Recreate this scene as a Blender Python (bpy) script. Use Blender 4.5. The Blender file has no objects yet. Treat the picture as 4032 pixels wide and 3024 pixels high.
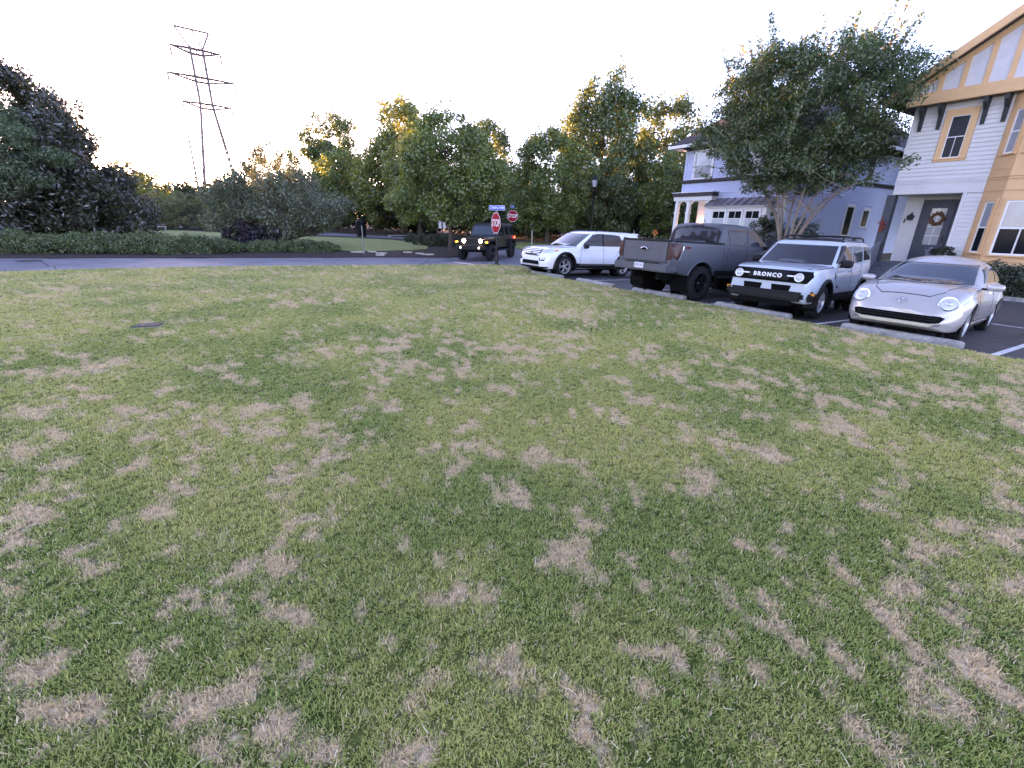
import bpy, bmesh, math, random
import numpy as np
from mathutils import Vector, Matrix
from mathutils.bvhtree import BVHTree

SC = bpy.context.scene
COL = SC.collection
R = math.radians

# ------------------------------------------------------------------ camera
P_, R_ = R(19.76), R(-1.09)
cp, sp, cr, sr = math.cos(P_), math.sin(P_), math.cos(R_), math.sin(R_)
fwd = Vector((0, cp, -sp)); rt = Vector((1, 0, 0)); dn = Vector((0, -sp, -cp))
c_r = rt * cr + dn * sr
c_u = rt * sr - dn * cr
cam = bpy.data.cameras.new('camera'); cam_o = bpy.data.objects.new('camera', cam); COL.objects.link(cam_o)
m = Matrix.Identity(4)
for i in range(3):
    m[i][0], m[i][1], m[i][2] = c_r[i], c_u[i], -fwd[i]
m[2][3] = 1.89
cam_o.matrix_world = m
cam.sensor_width = 36; cam.lens = 36 * 1770 / 4032
cam.clip_start = 0.05; cam.clip_end = 3000
SC.camera = cam_o

# ------------------------------------------------------------------ sky, sun, exposure
SUN_AZ, SUN_EL = R(-33.3), R(3.0)          # azimuth from +Y towards +X
world = bpy.data.worlds.new('World'); SC.world = world; world.use_nodes = True
wn = world.node_tree.nodes; wl = world.node_tree.links
bg = wn['Background']
sky = wn.new('ShaderNodeTexSky'); sky.sky_type = 'NISHITA'; sky.sun_disc = False
sky.sun_elevation = SUN_EL; sky.sun_rotation = SUN_AZ
sky.air_density = .45; sky.dust_density = .25; sky.ozone_density = 1.0; sky.altitude = 100
wl.new(sky.outputs[0], bg.inputs[0]); bg.inputs[1].default_value = 0.15
sun = bpy.data.lights.new('sun', 'SUN'); sun_o = bpy.data.objects.new('sun', sun); COL.objects.link(sun_o)
sun.energy = 4.0; sun.angle = R(0.6); sun.color = (1.0, 0.58, 0.26)
sdir = Vector((math.sin(SUN_AZ) * math.cos(SUN_EL), math.cos(SUN_AZ) * math.cos(SUN_EL), math.sin(SUN_EL)))
sun_o.rotation_euler = sdir.to_track_quat('Z', 'Y').to_euler()
sun_o.location = (-20, 30, 30)
SC.view_settings.view_transform = 'Standard'; SC.view_settings.look = 'None'
SC.view_settings.gamma = 1.0; SC.view_settings.use_curve_mapping = False
SC.view_settings.exposure = 3.6
SC.view_settings.use_white_balance = True; SC.view_settings.white_balance_temperature = 7550; SC.view_settings.white_balance_tint = 46
SC.cycles.max_bounces = 4; SC.cycles.diffuse_bounces = 2; SC.cycles.glossy_bounces = 3
SC.cycles.transmission_bounces = 4; SC.cycles.transparent_max_bounces = 6
SC.cycles.use_denoising = True

# ------------------------------------------------------------------ frames and ground height
UX, UY, VX, VY, OX, OY = .5317, -.8469, .8469, .5317, 1.81, 16.04     # the car row: u along it, v into the lot
ROWANG = math.atan2(UY, UX)
def W(u, v, z=0.0): return (OX + u * UX + v * VX, OY + u * UY + v * VY, z)
def uv(x, y): return (x - OX) * UX + (y - OY) * UY, (x - OX) * VX + (y - OY) * VY
def sst(a, b, x):
    t = min(1, max(0, (x - a) / (b - a))); return t * t * (3 - 2 * t)
def T(x, y):
    d = (y - 26.8 - .271 * x) / 1.036
    u, v = uv(x, y)
    z = .021 * min(55, max(0, d)) * (1 - sst(-16, -8, u) * sst(4, 9, v))
    z -= .037 * min(5.5, max(0, v)) * sst(-8, -2.5, u)
    return z

# ------------------------------------------------------------------ materials
def new_mat(name):
    m = bpy.data.materials.new(name); m.use_nodes = True
    return m, m.node_tree.nodes, m.node_tree.links, m.node_tree.nodes['Principled BSDF']
def mat(name, col, rough=.6, metal=0, spec=.5, var=.0, vscale=4., bump=0., bscale=60., coat=0., emit=None, estr=0, col2=None):
    m, n, l, b = new_mat(name)
    b.inputs['Base Color'].default_value = (*col, 1); b.inputs['Roughness'].default_value = rough
    b.inputs['Metallic'].default_value = metal; b.inputs['Specular IOR Level'].default_value = spec
    if coat: b.inputs['Coat Weight'].default_value = coat; b.inputs['Coat Roughness'].default_value = .03
    if emit: b.inputs['Emission Color'].default_value = (*emit, 1); b.inputs['Emission Strength'].default_value = estr
    if var or bump:
        tc = n.new('ShaderNodeTexCoord')
    if var:
        nz = n.new('ShaderNodeTexNoise'); nz.inputs['Scale'].default_value = vscale; nz.inputs['Detail'].default_value = 6
        nz.inputs['Roughness'].default_value = .65
        l.new(tc.outputs['Object'], nz.inputs['Vector'])
        rp = n.new('ShaderNodeValToRGB'); rp.color_ramp.elements[0].position = .3; rp.color_ramp.elements[1].position = .7
        c2 = col2 or tuple(min(1, c * (1 + var)) for c in col)
        rp.color_ramp.elements[0].color = (*[c * (1 - var) for c in col], 1) if not col2 else (*col, 1)
        rp.color_ramp.elements[1].color = (*c2, 1)
        l.new(nz.outputs[0], rp.inputs[0]); l.new(rp.outputs[0], b.inputs['Base Color'])
    if bump:
        n2 = n.new('ShaderNodeTexNoise'); n2.inputs['Scale'].default_value = bscale; n2.inputs['Detail'].default_value = 4
        l.new(tc.outputs['Object'], n2.inputs['Vector'])
        bp = n.new('ShaderNodeBump'); bp.inputs['Strength'].default_value = bump; bp.inputs['Distance'].default_value = .01
        l.new(n2.outputs[0], bp.inputs['Height']); l.new(bp.outputs[0], b.inputs['Normal'])
    return m
def leaf_mat(name, dark, light, tip=None, trans=.35, gloss=.08, under=None, rough=.45):
    m, n, l, b = new_mat(name); n.remove(b)
    out = n['Material Output']
    at = n.new('ShaderNodeAttribute'); at.attribute_name = 'leafvar'
    rp = n.new('ShaderNodeValToRGB'); e = rp.color_ramp.elements
    e[0].color = (*dark, 1); e[0].position = .1; e[1].color = (*light, 1); e[1].position = .85
    if tip: t = e.new(.97); t.color = (*tip, 1)
    l.new(at.outputs['Fac'], rp.inputs[0]); colr = rp.outputs[0]
    if under:
        g = n.new('ShaderNodeNewGeometry'); mx = n.new('ShaderNodeMixRGB'); mx.inputs[2].default_value = (*under, 1)
        l.new(g.outputs['Backfacing'], mx.inputs[0]); l.new(colr, mx.inputs[1]); colr = mx.outputs[0]
    d = n.new('ShaderNodeBsdfDiffuse'); t = n.new('ShaderNodeBsdfTranslucent'); g = n.new('ShaderNodeBsdfGlossy')
    g.inputs['Roughness'].default_value = rough; g.inputs['Color'].default_value = (.8, .85, .9, 1)
    l.new(colr, d.inputs[0])
    br = n.new('ShaderNodeMixRGB'); br.blend_type = 'MULTIPLY'; br.inputs[0].default_value = 1; br.inputs[2].default_value = (1.5, 1.35, .7, 1)
    l.new(colr, br.inputs[1]); l.new(br.outputs[0], t.inputs[0])
    m1 = n.new('ShaderNodeMixShader'); m1.inputs[0].default_value = trans
    l.new(d.outputs[0], m1.inputs[1]); l.new(t.outputs[0], m1.inputs[2])
    m2 = n.new('ShaderNodeMixShader'); m2.inputs[0].default_value = gloss
    l.new(m1.outputs[0], m2.inputs[1]); l.new(g.outputs[0], m2.inputs[2]); l.new(m2.outputs[0], out.inputs[0])
    return m

# ------------------------------------------------------------------ mesh helpers
def link(o, parent=None):
    COL.objects.link(o)
    if parent is not None: o.parent = parent
    return o
def tag(o, label=None, cat=None, group=None, kind=None):
    if label: o['label'] = label
    if cat: o['category'] = cat
    if group: o['group'] = group
    if kind: o['kind'] = kind
    return o
def thing(name, label, cat, loc=(0, 0, 0), rz=0, group=None):
    o = bpy.data.objects.new(name, None); link(o); o.empty_display_size = .2
    o.location = loc; o.rotation_euler = (0, 0, rz)
    return tag(o, label, cat, group)
def empty(name, parent, loc=(0, 0, 0), rot=(0, 0, 0)):
    o = bpy.data.objects.new(name, None); link(o, parent); o.location = loc; o.rotation_euler = rot; o.empty_display_size = .1
    return o
def smooth_by_angle(me, ang=35):
    me.polygons.foreach_set('use_smooth', [True] * len(me.polygons))
    try: me.set_sharp_from_angle(angle=R(ang))
    except Exception: pass
class MB:
    def __init__(s): s.v = []; s.f = []
    def add(s, vs, fs):
        k = len(s.v); s.v += [tuple(p) for p in vs]; s.f += [tuple(i + k for i in f) for f in fs]; return s
    def box(s, x0, x1, y0, y1, z0, z1):
        return s.add([(x0, y0, z0), (x1, y0, z0), (x1, y1, z0), (x0, y1, z0), (x0, y0, z1), (x1, y0, z1), (x1, y1, z1), (x0, y1, z1)],
                     [(0, 3, 2, 1), (4, 5, 6, 7), (0, 1, 5, 4), (1, 2, 6, 5), (2, 3, 7, 6), (3, 0, 4, 7)])
    def bbox(s, x0, x1, y0, y1, z0, z1, b=.01):
        # box with chamfered top/vertical edges (12 extra faces)
        bm = bmesh.new(); bmesh.ops.create_cube(bm, size=1)
        for v in bm.verts: v.co = Vector(((x0 + x1) / 2 + v.co.x * (x1 - x0), (y0 + y1) / 2 + v.co.y * (y1 - y0), (z0 + z1) / 2 + v.co.z * (z1 - z0)))
        bmesh.ops.bevel(bm, geom=bm.edges[:], offset=b, segments=2, affect='EDGES')
        bm.verts.index_update()
        s.add([v.co[:] for v in bm.verts], [[v.index for v in f.verts] for f in bm.faces]); bm.free(); return s
    def tube(s, pts, rad, n=8, cap=True):
        pts = [Vector(p) for p in pts]
        if not isinstance(rad, (list, tuple)): rad = [rad] * len(pts)
        rings = []; k0 = len(s.v); ref = None
        for i, p in enumerate(pts):
            d = (pts[min(i + 1, len(pts) - 1)] - pts[max(i - 1, 0)]).normalized()
            if ref is None: ref = Vector((0, 0, 1)) if abs(d.z) < .9 else Vector((1, 0, 0))
            a = d.cross(ref).normalized(); b = d.cross(a); ref = -a.cross(d) if False else ref
            for j in range(n):
                t = 2 * math.pi * j / n
                s.v.append(tuple(p + (a * math.cos(t) + b * math.sin(t)) * rad[i]))
        for i in range(len(pts) - 1):
            for j in range(n):
                s.f.append((k0 + i * n + j, k0 + i * n + (j + 1) % n, k0 + (i + 1) * n + (j + 1) % n, k0 + (i + 1) * n + j))
        if cap:
            s.f.append(tuple(k0 + j for j in reversed(range(n)))); s.f.append(tuple(k0 + (len(pts) - 1) * n + j for j in range(n)))
        return s
    def lathe(s, prof, n=24, axis='z', c=(0, 0, 0), arc=None, close=False):
        k0 = len(s.v); a0, a1 = arc or (0, 2 * math.pi); full = arc is None; cnt = n if full else n + 1
        for i in range(cnt):
            t = a0 + (a1 - a0) * i / n; ct, st = math.cos(t), math.sin(t)
            for r, h in prof:
                p = {'z': (r * ct, r * st, h), 'y': (r * ct, h, r * st), 'x': (h, r * ct, r * st)}[axis]
                s.v.append((p[0] + c[0], p[1] + c[1], p[2] + c[2]))
        mlen = len(prof)
        for i in range(n):
            j = (i + 1) % n if full else i + 1
            for k in range(mlen if close else mlen - 1):
                k2 = (k + 1) % mlen
                s.f.append((k0 + i * mlen + k, k0 + j * mlen + k, k0 + j * mlen + k2, k0 + i * mlen + k2))
        return s
    def prism(s, poly, axis, a, b):
        # poly in the two other axes; extruded between a and b on axis
        def p3(q, t): return {'x': (t, q[0], q[1]), 'y': (q[0], t, q[1]), 'z': (q[0], q[1], t)}[axis]
        n = len(poly)
        vs = [p3(q, a) for q in poly] + [p3(q, b) for q in poly]
        fs = [tuple(range(n)), tuple(reversed(range(n, 2 * n)))] + [(i, i + n, (i + 1) % n + n, (i + 1) % n) for i in range(n)]
        return s.add(vs, fs)
    def ell(s, c, r, nu=16, nv=10, power=1.0):
        k0 = len(s.v)
        for i in range(nv + 1):
            ph = math.pi * i / nv - math.pi / 2
            for j in range(nu):
                t = 2 * math.pi * j / nu
                f = lambda q: math.copysign(abs(q) ** power, q)
                s.v.append((c[0] + r[0] * f(math.cos(ph)) * f(math.cos(t)), c[1] + r[1] * f(math.cos(ph)) * f(math.sin(t)), c[2] + r[2] * f(math.sin(ph))))
        for i in range(nv):
            for j in range(nu):
                s.f.append((k0 + i * nu + j, k0 + i * nu + (j + 1) % nu, k0 + (i + 1) * nu + (j + 1) % nu, k0 + (i + 1) * nu + j))
        return s
    def shift(s, dx, dy, dz=0): s.v = [(x + dx, y + dy, z + dz) for x, y, z in s.v]; return s
    def mesh(s, name, m, smooth=True, fix=True):
        me = bpy.data.meshes.new(name); me.from_pydata(s.v, [], s.f)
        if fix:
            bm = bmesh.new(); bm.from_mesh(me); bmesh.ops.remove_doubles(bm, verts=bm.verts[:], dist=1e-5)
            bmesh.ops.recalc_face_normals(bm, faces=bm.faces[:]); bm.to_mesh(me); bm.free()
        if m is not None: me.materials.append(m)
        if smooth: smooth_by_angle(me)
        me.update(); return me
    def build(s, name, m, parent=None, smooth=True, fix=True):
        return link(bpy.data.objects.new(name, s.mesh(name, m, smooth, fix)), parent)
def clone(o, parent=None):
    c = o.copy(); link(c, parent)
    for ch in list(o.children): clone(ch, c)
    return c
def text_mesh(body, size, m, extrude=.002, name='lettering', bold=0.0, space=1.0):
    cu = bpy.data.curves.new('txt', 'FONT'); cu.body = body; cu.size = size; cu.align_x = 'CENTER'; cu.align_y = 'CENTER'
    cu.extrude = extrude; cu.offset = bold; cu.space_character = space; cu.resolution_u = 3
    o = bpy.data.objects.new('txt', cu); COL.objects.link(o)
    dg = bpy.context.evaluated_depsgraph_get()
    me = bpy.data.meshes.new_from_object(o.evaluated_get(dg)); me.name = name
    bpy.data.objects.remove(o); bpy.data.curves.remove(cu)
    me.materials.clear(); me.materials.append(m); return me
def sheet(name, poly, off, m, cell=1.0, skirt=.12, parent=None, hfun=T):
    bm = bmesh.new()
    f = bm.faces.new([bm.verts.new((x, y, 0)) for x, y in poly])
    bmesh.ops.triangulate(bm, faces=[f])
    xs = [p[0] for p in poly]; ys = [p[1] for p in poly]
    for ax, lo, hi in ((0, min(xs), max(xs)), (1, min(ys), max(ys))):
        t = math.floor(lo / cell) * cell + cell
        while t < hi:
            co = [0, 0, 0]; no = [0, 0, 0]; co[ax] = t; no[ax] = 1
            bmesh.ops.bisect_plane(bm, geom=bm.verts[:] + bm.edges[:] + bm.faces[:], dist=1e-5, plane_co=co, plane_no=no)
            t += cell
    bmesh.ops.recalc_face_normals(bm, faces=bm.faces[:])
    if sum(f.normal.z for f in bm.faces) < 0: bmesh.ops.reverse_faces(bm, faces=bm.faces[:])
    for v in bm.verts: v.co.z = hfun(v.co.x, v.co.y) + off
    if skirt:
        be = [e for e in bm.edges if len(e.link_faces) == 1]
        r = bmesh.ops.extrude_edge_only(bm, edges=be)
        for v in r['geom']:
            if isinstance(v, bmesh.types.BMVert): v.co.z -= skirt
    me = bpy.data.meshes.new(name); bm.to_mesh(me); bm.free(); me.materials.append(m)
    o = link(bpy.data.objects.new(name, me), parent)
    return o

# ================================================================== GROUND
random.seed(7); RNG = np.random.default_rng(11)
def lat(ix, iy, s):
    h = (ix.astype(np.int64) * 374761393 + iy.astype(np.int64) * 668265263 + s * 982451653) & 0x7fffffff
    h = ((h ^ (h >> 13)) * 1274126177) & 0x7fffffff
    return ((h ^ (h >> 16)) & 0xffff) / 65535.0
def vnoise(x, y, s=0):
    ix = np.floor(x); iy = np.floor(y); fx = x - ix; fy = y - iy
    fx = fx * fx * (3 - 2 * fx); fy = fy * fy * (3 - 2 * fy)
    a = lat(ix, iy, s); b = lat(ix + 1, iy, s); c = lat(ix, iy + 1, s); d = lat(ix + 1, iy + 1, s)
    return (a * (1 - fx) + b * fx) * (1 - fy) + (c * (1 - fx) + d * fx) * fy
def fbm(x, y, s=0, o=4, g=.55):
    t = 0; a = 1; w = 0
    for k in range(o):
        t = t + a * vnoise(x * 2 ** k + 17.3 * k, y * 2 ** k - 9.1 * k, s + k); w += a; a *= g
    return t / w
def sstep(a, b, x):
    t = np.clip((x - a) / (b - a), 0, 1); return t * t * (3 - 2 * t)

M = {}
M['asphalt'] = mat('asphalt', (.05, .05, .055), .62, spec=.55, var=.28, vscale=1.3, bump=.5, bscale=240)
M['asphalt_skylit'] = mat('asphalt_skylit', (.19, .19, .22), .65, spec=.5, var=.2, vscale=.8, bump=.5, bscale=240)  # grazing sky reflection put into the pale base colour
M['concrete'] = mat('concrete', (.33, .32, .3), .85, var=.4, vscale=7, bump=.35, bscale=120)
M['paint'] = mat('road_paint', (.7, .7, .69), .6, var=.22, vscale=14, bump=.2, bscale=200)
M['mulch'] = mat('mulch', (.035, .022, .018), .95, var=.5, vscale=9, bump=1., bscale=50)
M['litter'] = mat('leaf_litter', (.085, .058, .04), .95, var=.5, vscale=3, bump=1., bscale=30)
M['terrain'] = mat('terrain', (.05, .06, .03), .95, var=.4, vscale=.3)
M['turf'] = mat('mown_turf', (.24, .29, .09), .9, var=.28, vscale=2.5, bump=.8, bscale=70)
def add_wear(m, scale, amount):
    n, l = m.node_tree.nodes, m.node_tree.links; b = n['Principled BSDF']; src = b.inputs['Base Color'].links[0].from_socket
    tc = n.new('ShaderNodeTexCoord'); a = n.new('ShaderNodeTexNoise'); a.inputs['Scale'].default_value = scale; a.inputs['Detail'].default_value = 8; a.inputs['Roughness'].default_value = .75; a.inputs['Distortion'].default_value = .6
    l.new(tc.outputs['Object'], a.inputs['Vector']); r = n.new('ShaderNodeValToRGB'); r.color_ramp.elements[0].position = .36; r.color_ramp.elements[1].position = .62
    r.color_ramp.elements[0].color = (1 - amount,) * 3 + (1,); r.color_ramp.elements[1].color = (1 + amount * .5,) * 3 + (1,)
    x = n.new('ShaderNodeMixRGB'); x.blend_type = 'MULTIPLY'; x.inputs[0].default_value = 1; l.new(a.outputs[0], r.inputs[0]); l.new(src, x.inputs[1]); l.new(r.outputs[0], x.inputs[2]); l.new(x.outputs[0], b.inputs['Base Color'])
    v = n.new('ShaderNodeTexVoronoi'); v.feature = 'DISTANCE_TO_EDGE'; v.inputs['Scale'].default_value = scale * .35; v.inputs['Randomness'].default_value = 1
    mp = n.new('ShaderNodeMixRGB'); mp.blend_type = 'ADD'; mp.inputs[0].default_value = .12; l.new(tc.outputs['Object'], mp.inputs[1]); l.new(a.outputs['Color'], mp.inputs[2]); l.new(mp.outputs[0], v.inputs['Vector'])
    c = n.new('ShaderNodeMath'); c.operation = 'LESS_THAN'; c.inputs[1].default_value = .006; l.new(v.outputs['Distance'], c.inputs[0])
    y = n.new('ShaderNodeMixRGB'); y.inputs[2].default_value = (.012, .012, .013, 1); m2 = n.new('ShaderNodeMath'); m2.operation = 'MULTIPLY'; m2.inputs[1].default_value = .7; l.new(c.outputs[0], m2.inputs[0]); l.new(m2.outputs[0], y.inputs[0]); l.new(x.outputs[0], y.inputs[1]); l.new(y.outputs[0], b.inputs['Base Color'])
add_wear(M['asphalt'], .9, .35); add_wear(M['asphalt_skylit'], .7, .22)
def sq(r): return [(-r, -r), (r, -r), (r, r), (-r, r)]
tag(sheet('terrain', sq(900), -.5, M['terrain'], 60, 0), 'open ground reaching to the horizon', kind='structure')
tag(sheet('woodland_floor', [(-75, 10), (-40, 8), (0, 22), (16, 29), (40, 45), (40, 85), (-75, 85)], -.06, M['litter'], 2.5, 0), 'brown leaf litter under the far trees', kind='structure')
road_poly = [(-70, -8), (-40, -2), (-25, 9.5), (-17.3, 14.4), (-12, 17.2), (-6.9, 19), (-1, 20.4), W(-3.4, -.4)[:2], W(30, -.4)[:2], W(30, 11.25)[:2],
             W(-8.5, 11.25)[:2], (4.2, 30.0), (2.0, 30.9), (.6, 32.4), (-.2, 34.9), (-1.4, 38.6), (-4.2, 42.2), (-8, 44.0), (-14.3, 46.2), (-19.8, 49.5), (-45, 63),
             (-45, 55), (-17.6, 43.6), (-9.5, 40.9), (-6.6, 37.5), (-4.4, 35.6), (-3, 31), (-3, 27), (-3.4, 25.4), (-8.3, 24.2), (-12.9, 22.8), (-17, 21.6), (-22.5, 20), (-40, 14.4), (-70, 6)]
road = tag(sheet('road', road_poly, 0, M['asphalt'], 1.6, 0), 'grey asphalt street and parking lot', kind='structure')
# asphalt of the street on the left, sky sheen put into its paler colour
street_poly = [(-70, -7.6), (-40, -1.8), (-25, 9.7), (-17.3, 14.6), (-12, 17.4), (-6.9, 19.2), (-1, 20.6), (.6, 20.9), (2.2, 23.5), (3.2, 27), (3.0, 30.2), (.6, 32.3), (-.3, 34.8), (-1.5, 38.5), (-4.3, 42.1), (-8.1, 43.9), (-14.4, 46.1), (-19.9, 49.4), (-45, 62.8),
               (-45, 55.1), (-17.6, 43.7), (-9.5, 41), (-6.6, 37.6), (-4.4, 35.7), (-3.05, 31), (-3.05, 27), (-3.4, 25.45), (-8.3, 24.25), (-12.9, 22.85), (-17, 21.65), (-22.5, 20.05), (-40, 14.5), (-70, 6.1)]
tag(sheet('street', street_poly, .004, M['asphalt_skylit'], 1.6, 0), 'worn asphalt of the street beyond the lawn, painted paler for sky sheen', kind='structure')
tag(sheet('mulch_bed', [(-70, 6.4), (-40, 14.8), (-22.56, 20.27), (-17.05, 21.82), (-12.9, 23.04), (-8.3, 24.4), (-3.6, 25.62), (-3.0, 26.4), (-2.9, 31), (-4.2, 35.4), (-6.4, 37.3), (-9.3, 40.7), (-17.6, 43.5), (-45, 54.6), (-75, 45)], .05, M['mulch'], 1.6, .15), 'dark mulch bed between the two streets', kind='structure')
tag(sheet('far_lawn', [(-60, 30), (-30, 26.3), (-22, 26), (-18.2, 28.2), (-17.2, 31), (-21, 37), (-24, 41), (-30, 44.5), (-38, 45), (-60, 46)], .09, M['turf'], 1.6, .1), 'mown lawn behind the long hedge', kind='structure')
tag(sheet('island_lawn', [(-16.6, 29.6), (-12, 28.2), (-9.3, 28), (-6.3, 29.6), (-5.7, 30.5), (-6.1, 33), (-7.3, 35.8), (-10, 38.6), (-13.6, 39.8), (-17.4, 40.5), (-19, 38), (-18.5, 33)], .09, M['turf'], 1.6, .1), 'mown lawn island between mulch and back street', kind='structure')
tag(sheet('verge', [(-.05, 34.9), (.75, 32.45), (2.1, 31.05), (4.3, 30.2), W(-8.6, 11.45)[:2], W(-6, 15.5)[:2], (14, 36), (12, 40), (2, 40.5), (-2.2, 40.3), (-1.2, 38.7)], .06, M['turf'], 1.6, .1), 'grass verge beyond the side street', kind='structure')
tag(sheet('yard', [W(-8.55, 11.4)[:2], W(30, 11.4)[:2], W(30, 34)[:2], W(-16, 40)[:2], W(-16, 19)[:2], W(-12.5, 15)[:2]], .05, M['turf'], 1.6, .1), 'house yard behind the kerb', kind='structure')
kerb = MB(); kerb.bbox(-8.5, 30, 11.24, 11.42, -.32, -.09, .02)
ko = tag(kerb.build('kerb', M['concrete']), 'low concrete kerb along the far side of the lane', kind='structure'); ko.location = (OX, OY, 0); ko.rotation_euler.z = ROWANG
wk = MB(); wk.box(2.7, 5.6, 11.43, 15.2, -.3, -.085); wk.box(-8, 2.69, 11.43, 12.7, -.3, -.09)
wo = tag(wk.build('pavement', M['concrete']), 'concrete walk leading to the house steps', kind='structure'); wo.location = (OX, OY, 0); wo.rotation_euler.z = ROWANG
# painted markings
def stripe(name, pts, off=.006):
    return sheet(name, pts, off, M['paint'], .8, 0, road)
for us in (0, 2.72, 5.42, 8.07, 10.77):
    stripe('parking_stripe', [W(us - .05, .02)[:2], W(us + .05, .02)[:2], W(us + .05, 5.35)[:2], W(us - .05, 5.35)[:2]])
stripe('parking_line', [W(-2.75, 5.36)[:2], W(22, 5.36)[:2], W(22, 5.46)[:2], W(-2.75, 5.46)[:2]])
stripe('stop_bar', [(-3.05, 22.7), (-2.85, 22.85), (-1.55, 21.45), (-1.75, 21.3)], .012)
M['iron'] = mat('cast_iron', (.035, .03, .03), .7, metal=.3, var=.3, vscale=30)
mh = MB(); mh.lathe([(0, .015), (.36, .015), (.38, .01), (.42, .012), (.44, .0)], 28)
mho = mh.build('manhole_cover', M['iron']); mho.location = (-20.4, 19.4, .006); tag(mho, 'dark iron manhole cover in the street at far left', 'manhole cover')

# ------------------------------------------------------------------ lawn
PATCHES = [(0.37, 2.21, 0.17, 0.11), (0.55, 2.48, 0.15, 0.1), (0.25, 2.09, 0.13, 0.08), (-1.77, 2.96, 0.09, 0.15), (-1.63, 1.45, 0.09, 0.1), (-1.12, 1.33, 0.07, 0.07), (-1.9, 1.51, 0.06, 0.06), (-1.56, 1.11, 0.09, 0.06), (-0.84, 1.16, 0.11, 0.07), (-0.67, 1.1, 0.07, 0.05), (0.01, 1.35, 0.08, 0.08), (-0.13, 1.46, 0.08, 0.06), (-0.4, 1.43, 0.06, 0.06), (0.52, 1.18, 0.07, 0.07), (0.92, 1.19, 0.11, 0.08), (1.14, 1.44, 0.06, 0.08), (1.65, 2.06, 0.11, 0.22), (0.32, 1.8, 0.07, 0.06), (1.25, 2.55, 0.1, 0.11), (0.3, 3.32, 0.23, 0.2), (-0.21, 3.38, 0.16, 0.17), (-1.6, 3.62, 0.12, 0.15), (-2.78, 4.31, 0.12, 0.14), (-3.07, 4.24, 0.12, 0.14), (2.27, 3.69, 0.17, 0.13), (1.64, 3.71, 0.13, 0.15), (1.92, 1.96, 0.08, 0.27), (2.26, 1.9, 0.08, 0.18), (1.92, 1.62, 0.09, 0.21), (1.82, 1.39, 0.1, 0.17), (2.13, 1.5, 0.13, 0.2), (3.2, 2.46, 0.19, 0.18), (2.61, 2.69, 0.17, 0.11), (2.51, 2.19, 0.11, 0.11), (1.25, 1.19, 0.09, 0.08), (0.86, 1.62, 0.07, 0.08), (1.39, 1.58, 0.07, 0.06), (0.06, 2.78, 0.13, 0.18), (-0.14, 2.89, 0.17, 0.16), (1.4, 2.94, 0.21, 0.18), (-2.39, 2.64, 0.08, 0.24), (-2.47, 2.39, 0.09, 0.15), (-2.48, 2.13, 0.08, 0.11), (2.14, 5.94, 0.39, 0.28), (-1.58, 5.92, 0.32, 0.27), (-0.14, 4.92, 0.22, 0.19), (1.9, 6.49, 0.21, 0.27), (-5.01, 10.33, 0.62, 0.54), (1.13, 9.83, 1.26, 0.56), (-5.36, 12.5, 0.74, 0.47), (-3.91, 5.57, 0.23, 0.35), (-5.41, 5.48, 0.4, 0.38), (-4.69, 4.04, 0.22, 0.19), (-5.64, 5.1, 0.32, 0.23), (-0.41, 2.15, 0.07, 0.08), (0.42, 2.03, 0.16, 0.11), (0.67, 2.07, 0.11, 0.12), (-1.65, 4.56, 0.2, 0.17), (-1.37, 4.44, 0.3, 0.19)]
lawn_edge = [(-60, -26), (-40, -5.5), (-25, 9.3), (-17.35, 15.3), (-15.06, 16.75), (-12.1, 18.24), (-6.87, 20.0), (-.88, 21.5), (-.1, 21.62), (.3, 21.45)]
half = []
CAP = ((.5, 20.8), (.985, .174)); ROW = (W(0, .17)[:2], (VX, VY))      # the corner by the stop sign juts out past the row line
for a, b in zip(lawn_edge[:-1], lawn_edge[1:]):
    dx, dy = b[0] - a[0], b[1] - a[1]; L_ = math.hypot(dx, dy); half.append((a, (-dy / L_, dx / L_)))   # outward normal (left of travel)
def lawn_sd(x, y):
    s = np.full(np.shape(x), -1e9)
    for a, nn in half: s = np.maximum(s, (x - a[0]) * nn[0] + (y - a[1]) * nn[1])
    q = [(x - a[0]) * nn[0] + (y - a[1]) * nn[1] for a, nn in (CAP, ROW)]
    return np.maximum(s, np.where(uv(x, y)[0] < -2.9, q[0], q[1]))
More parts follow.
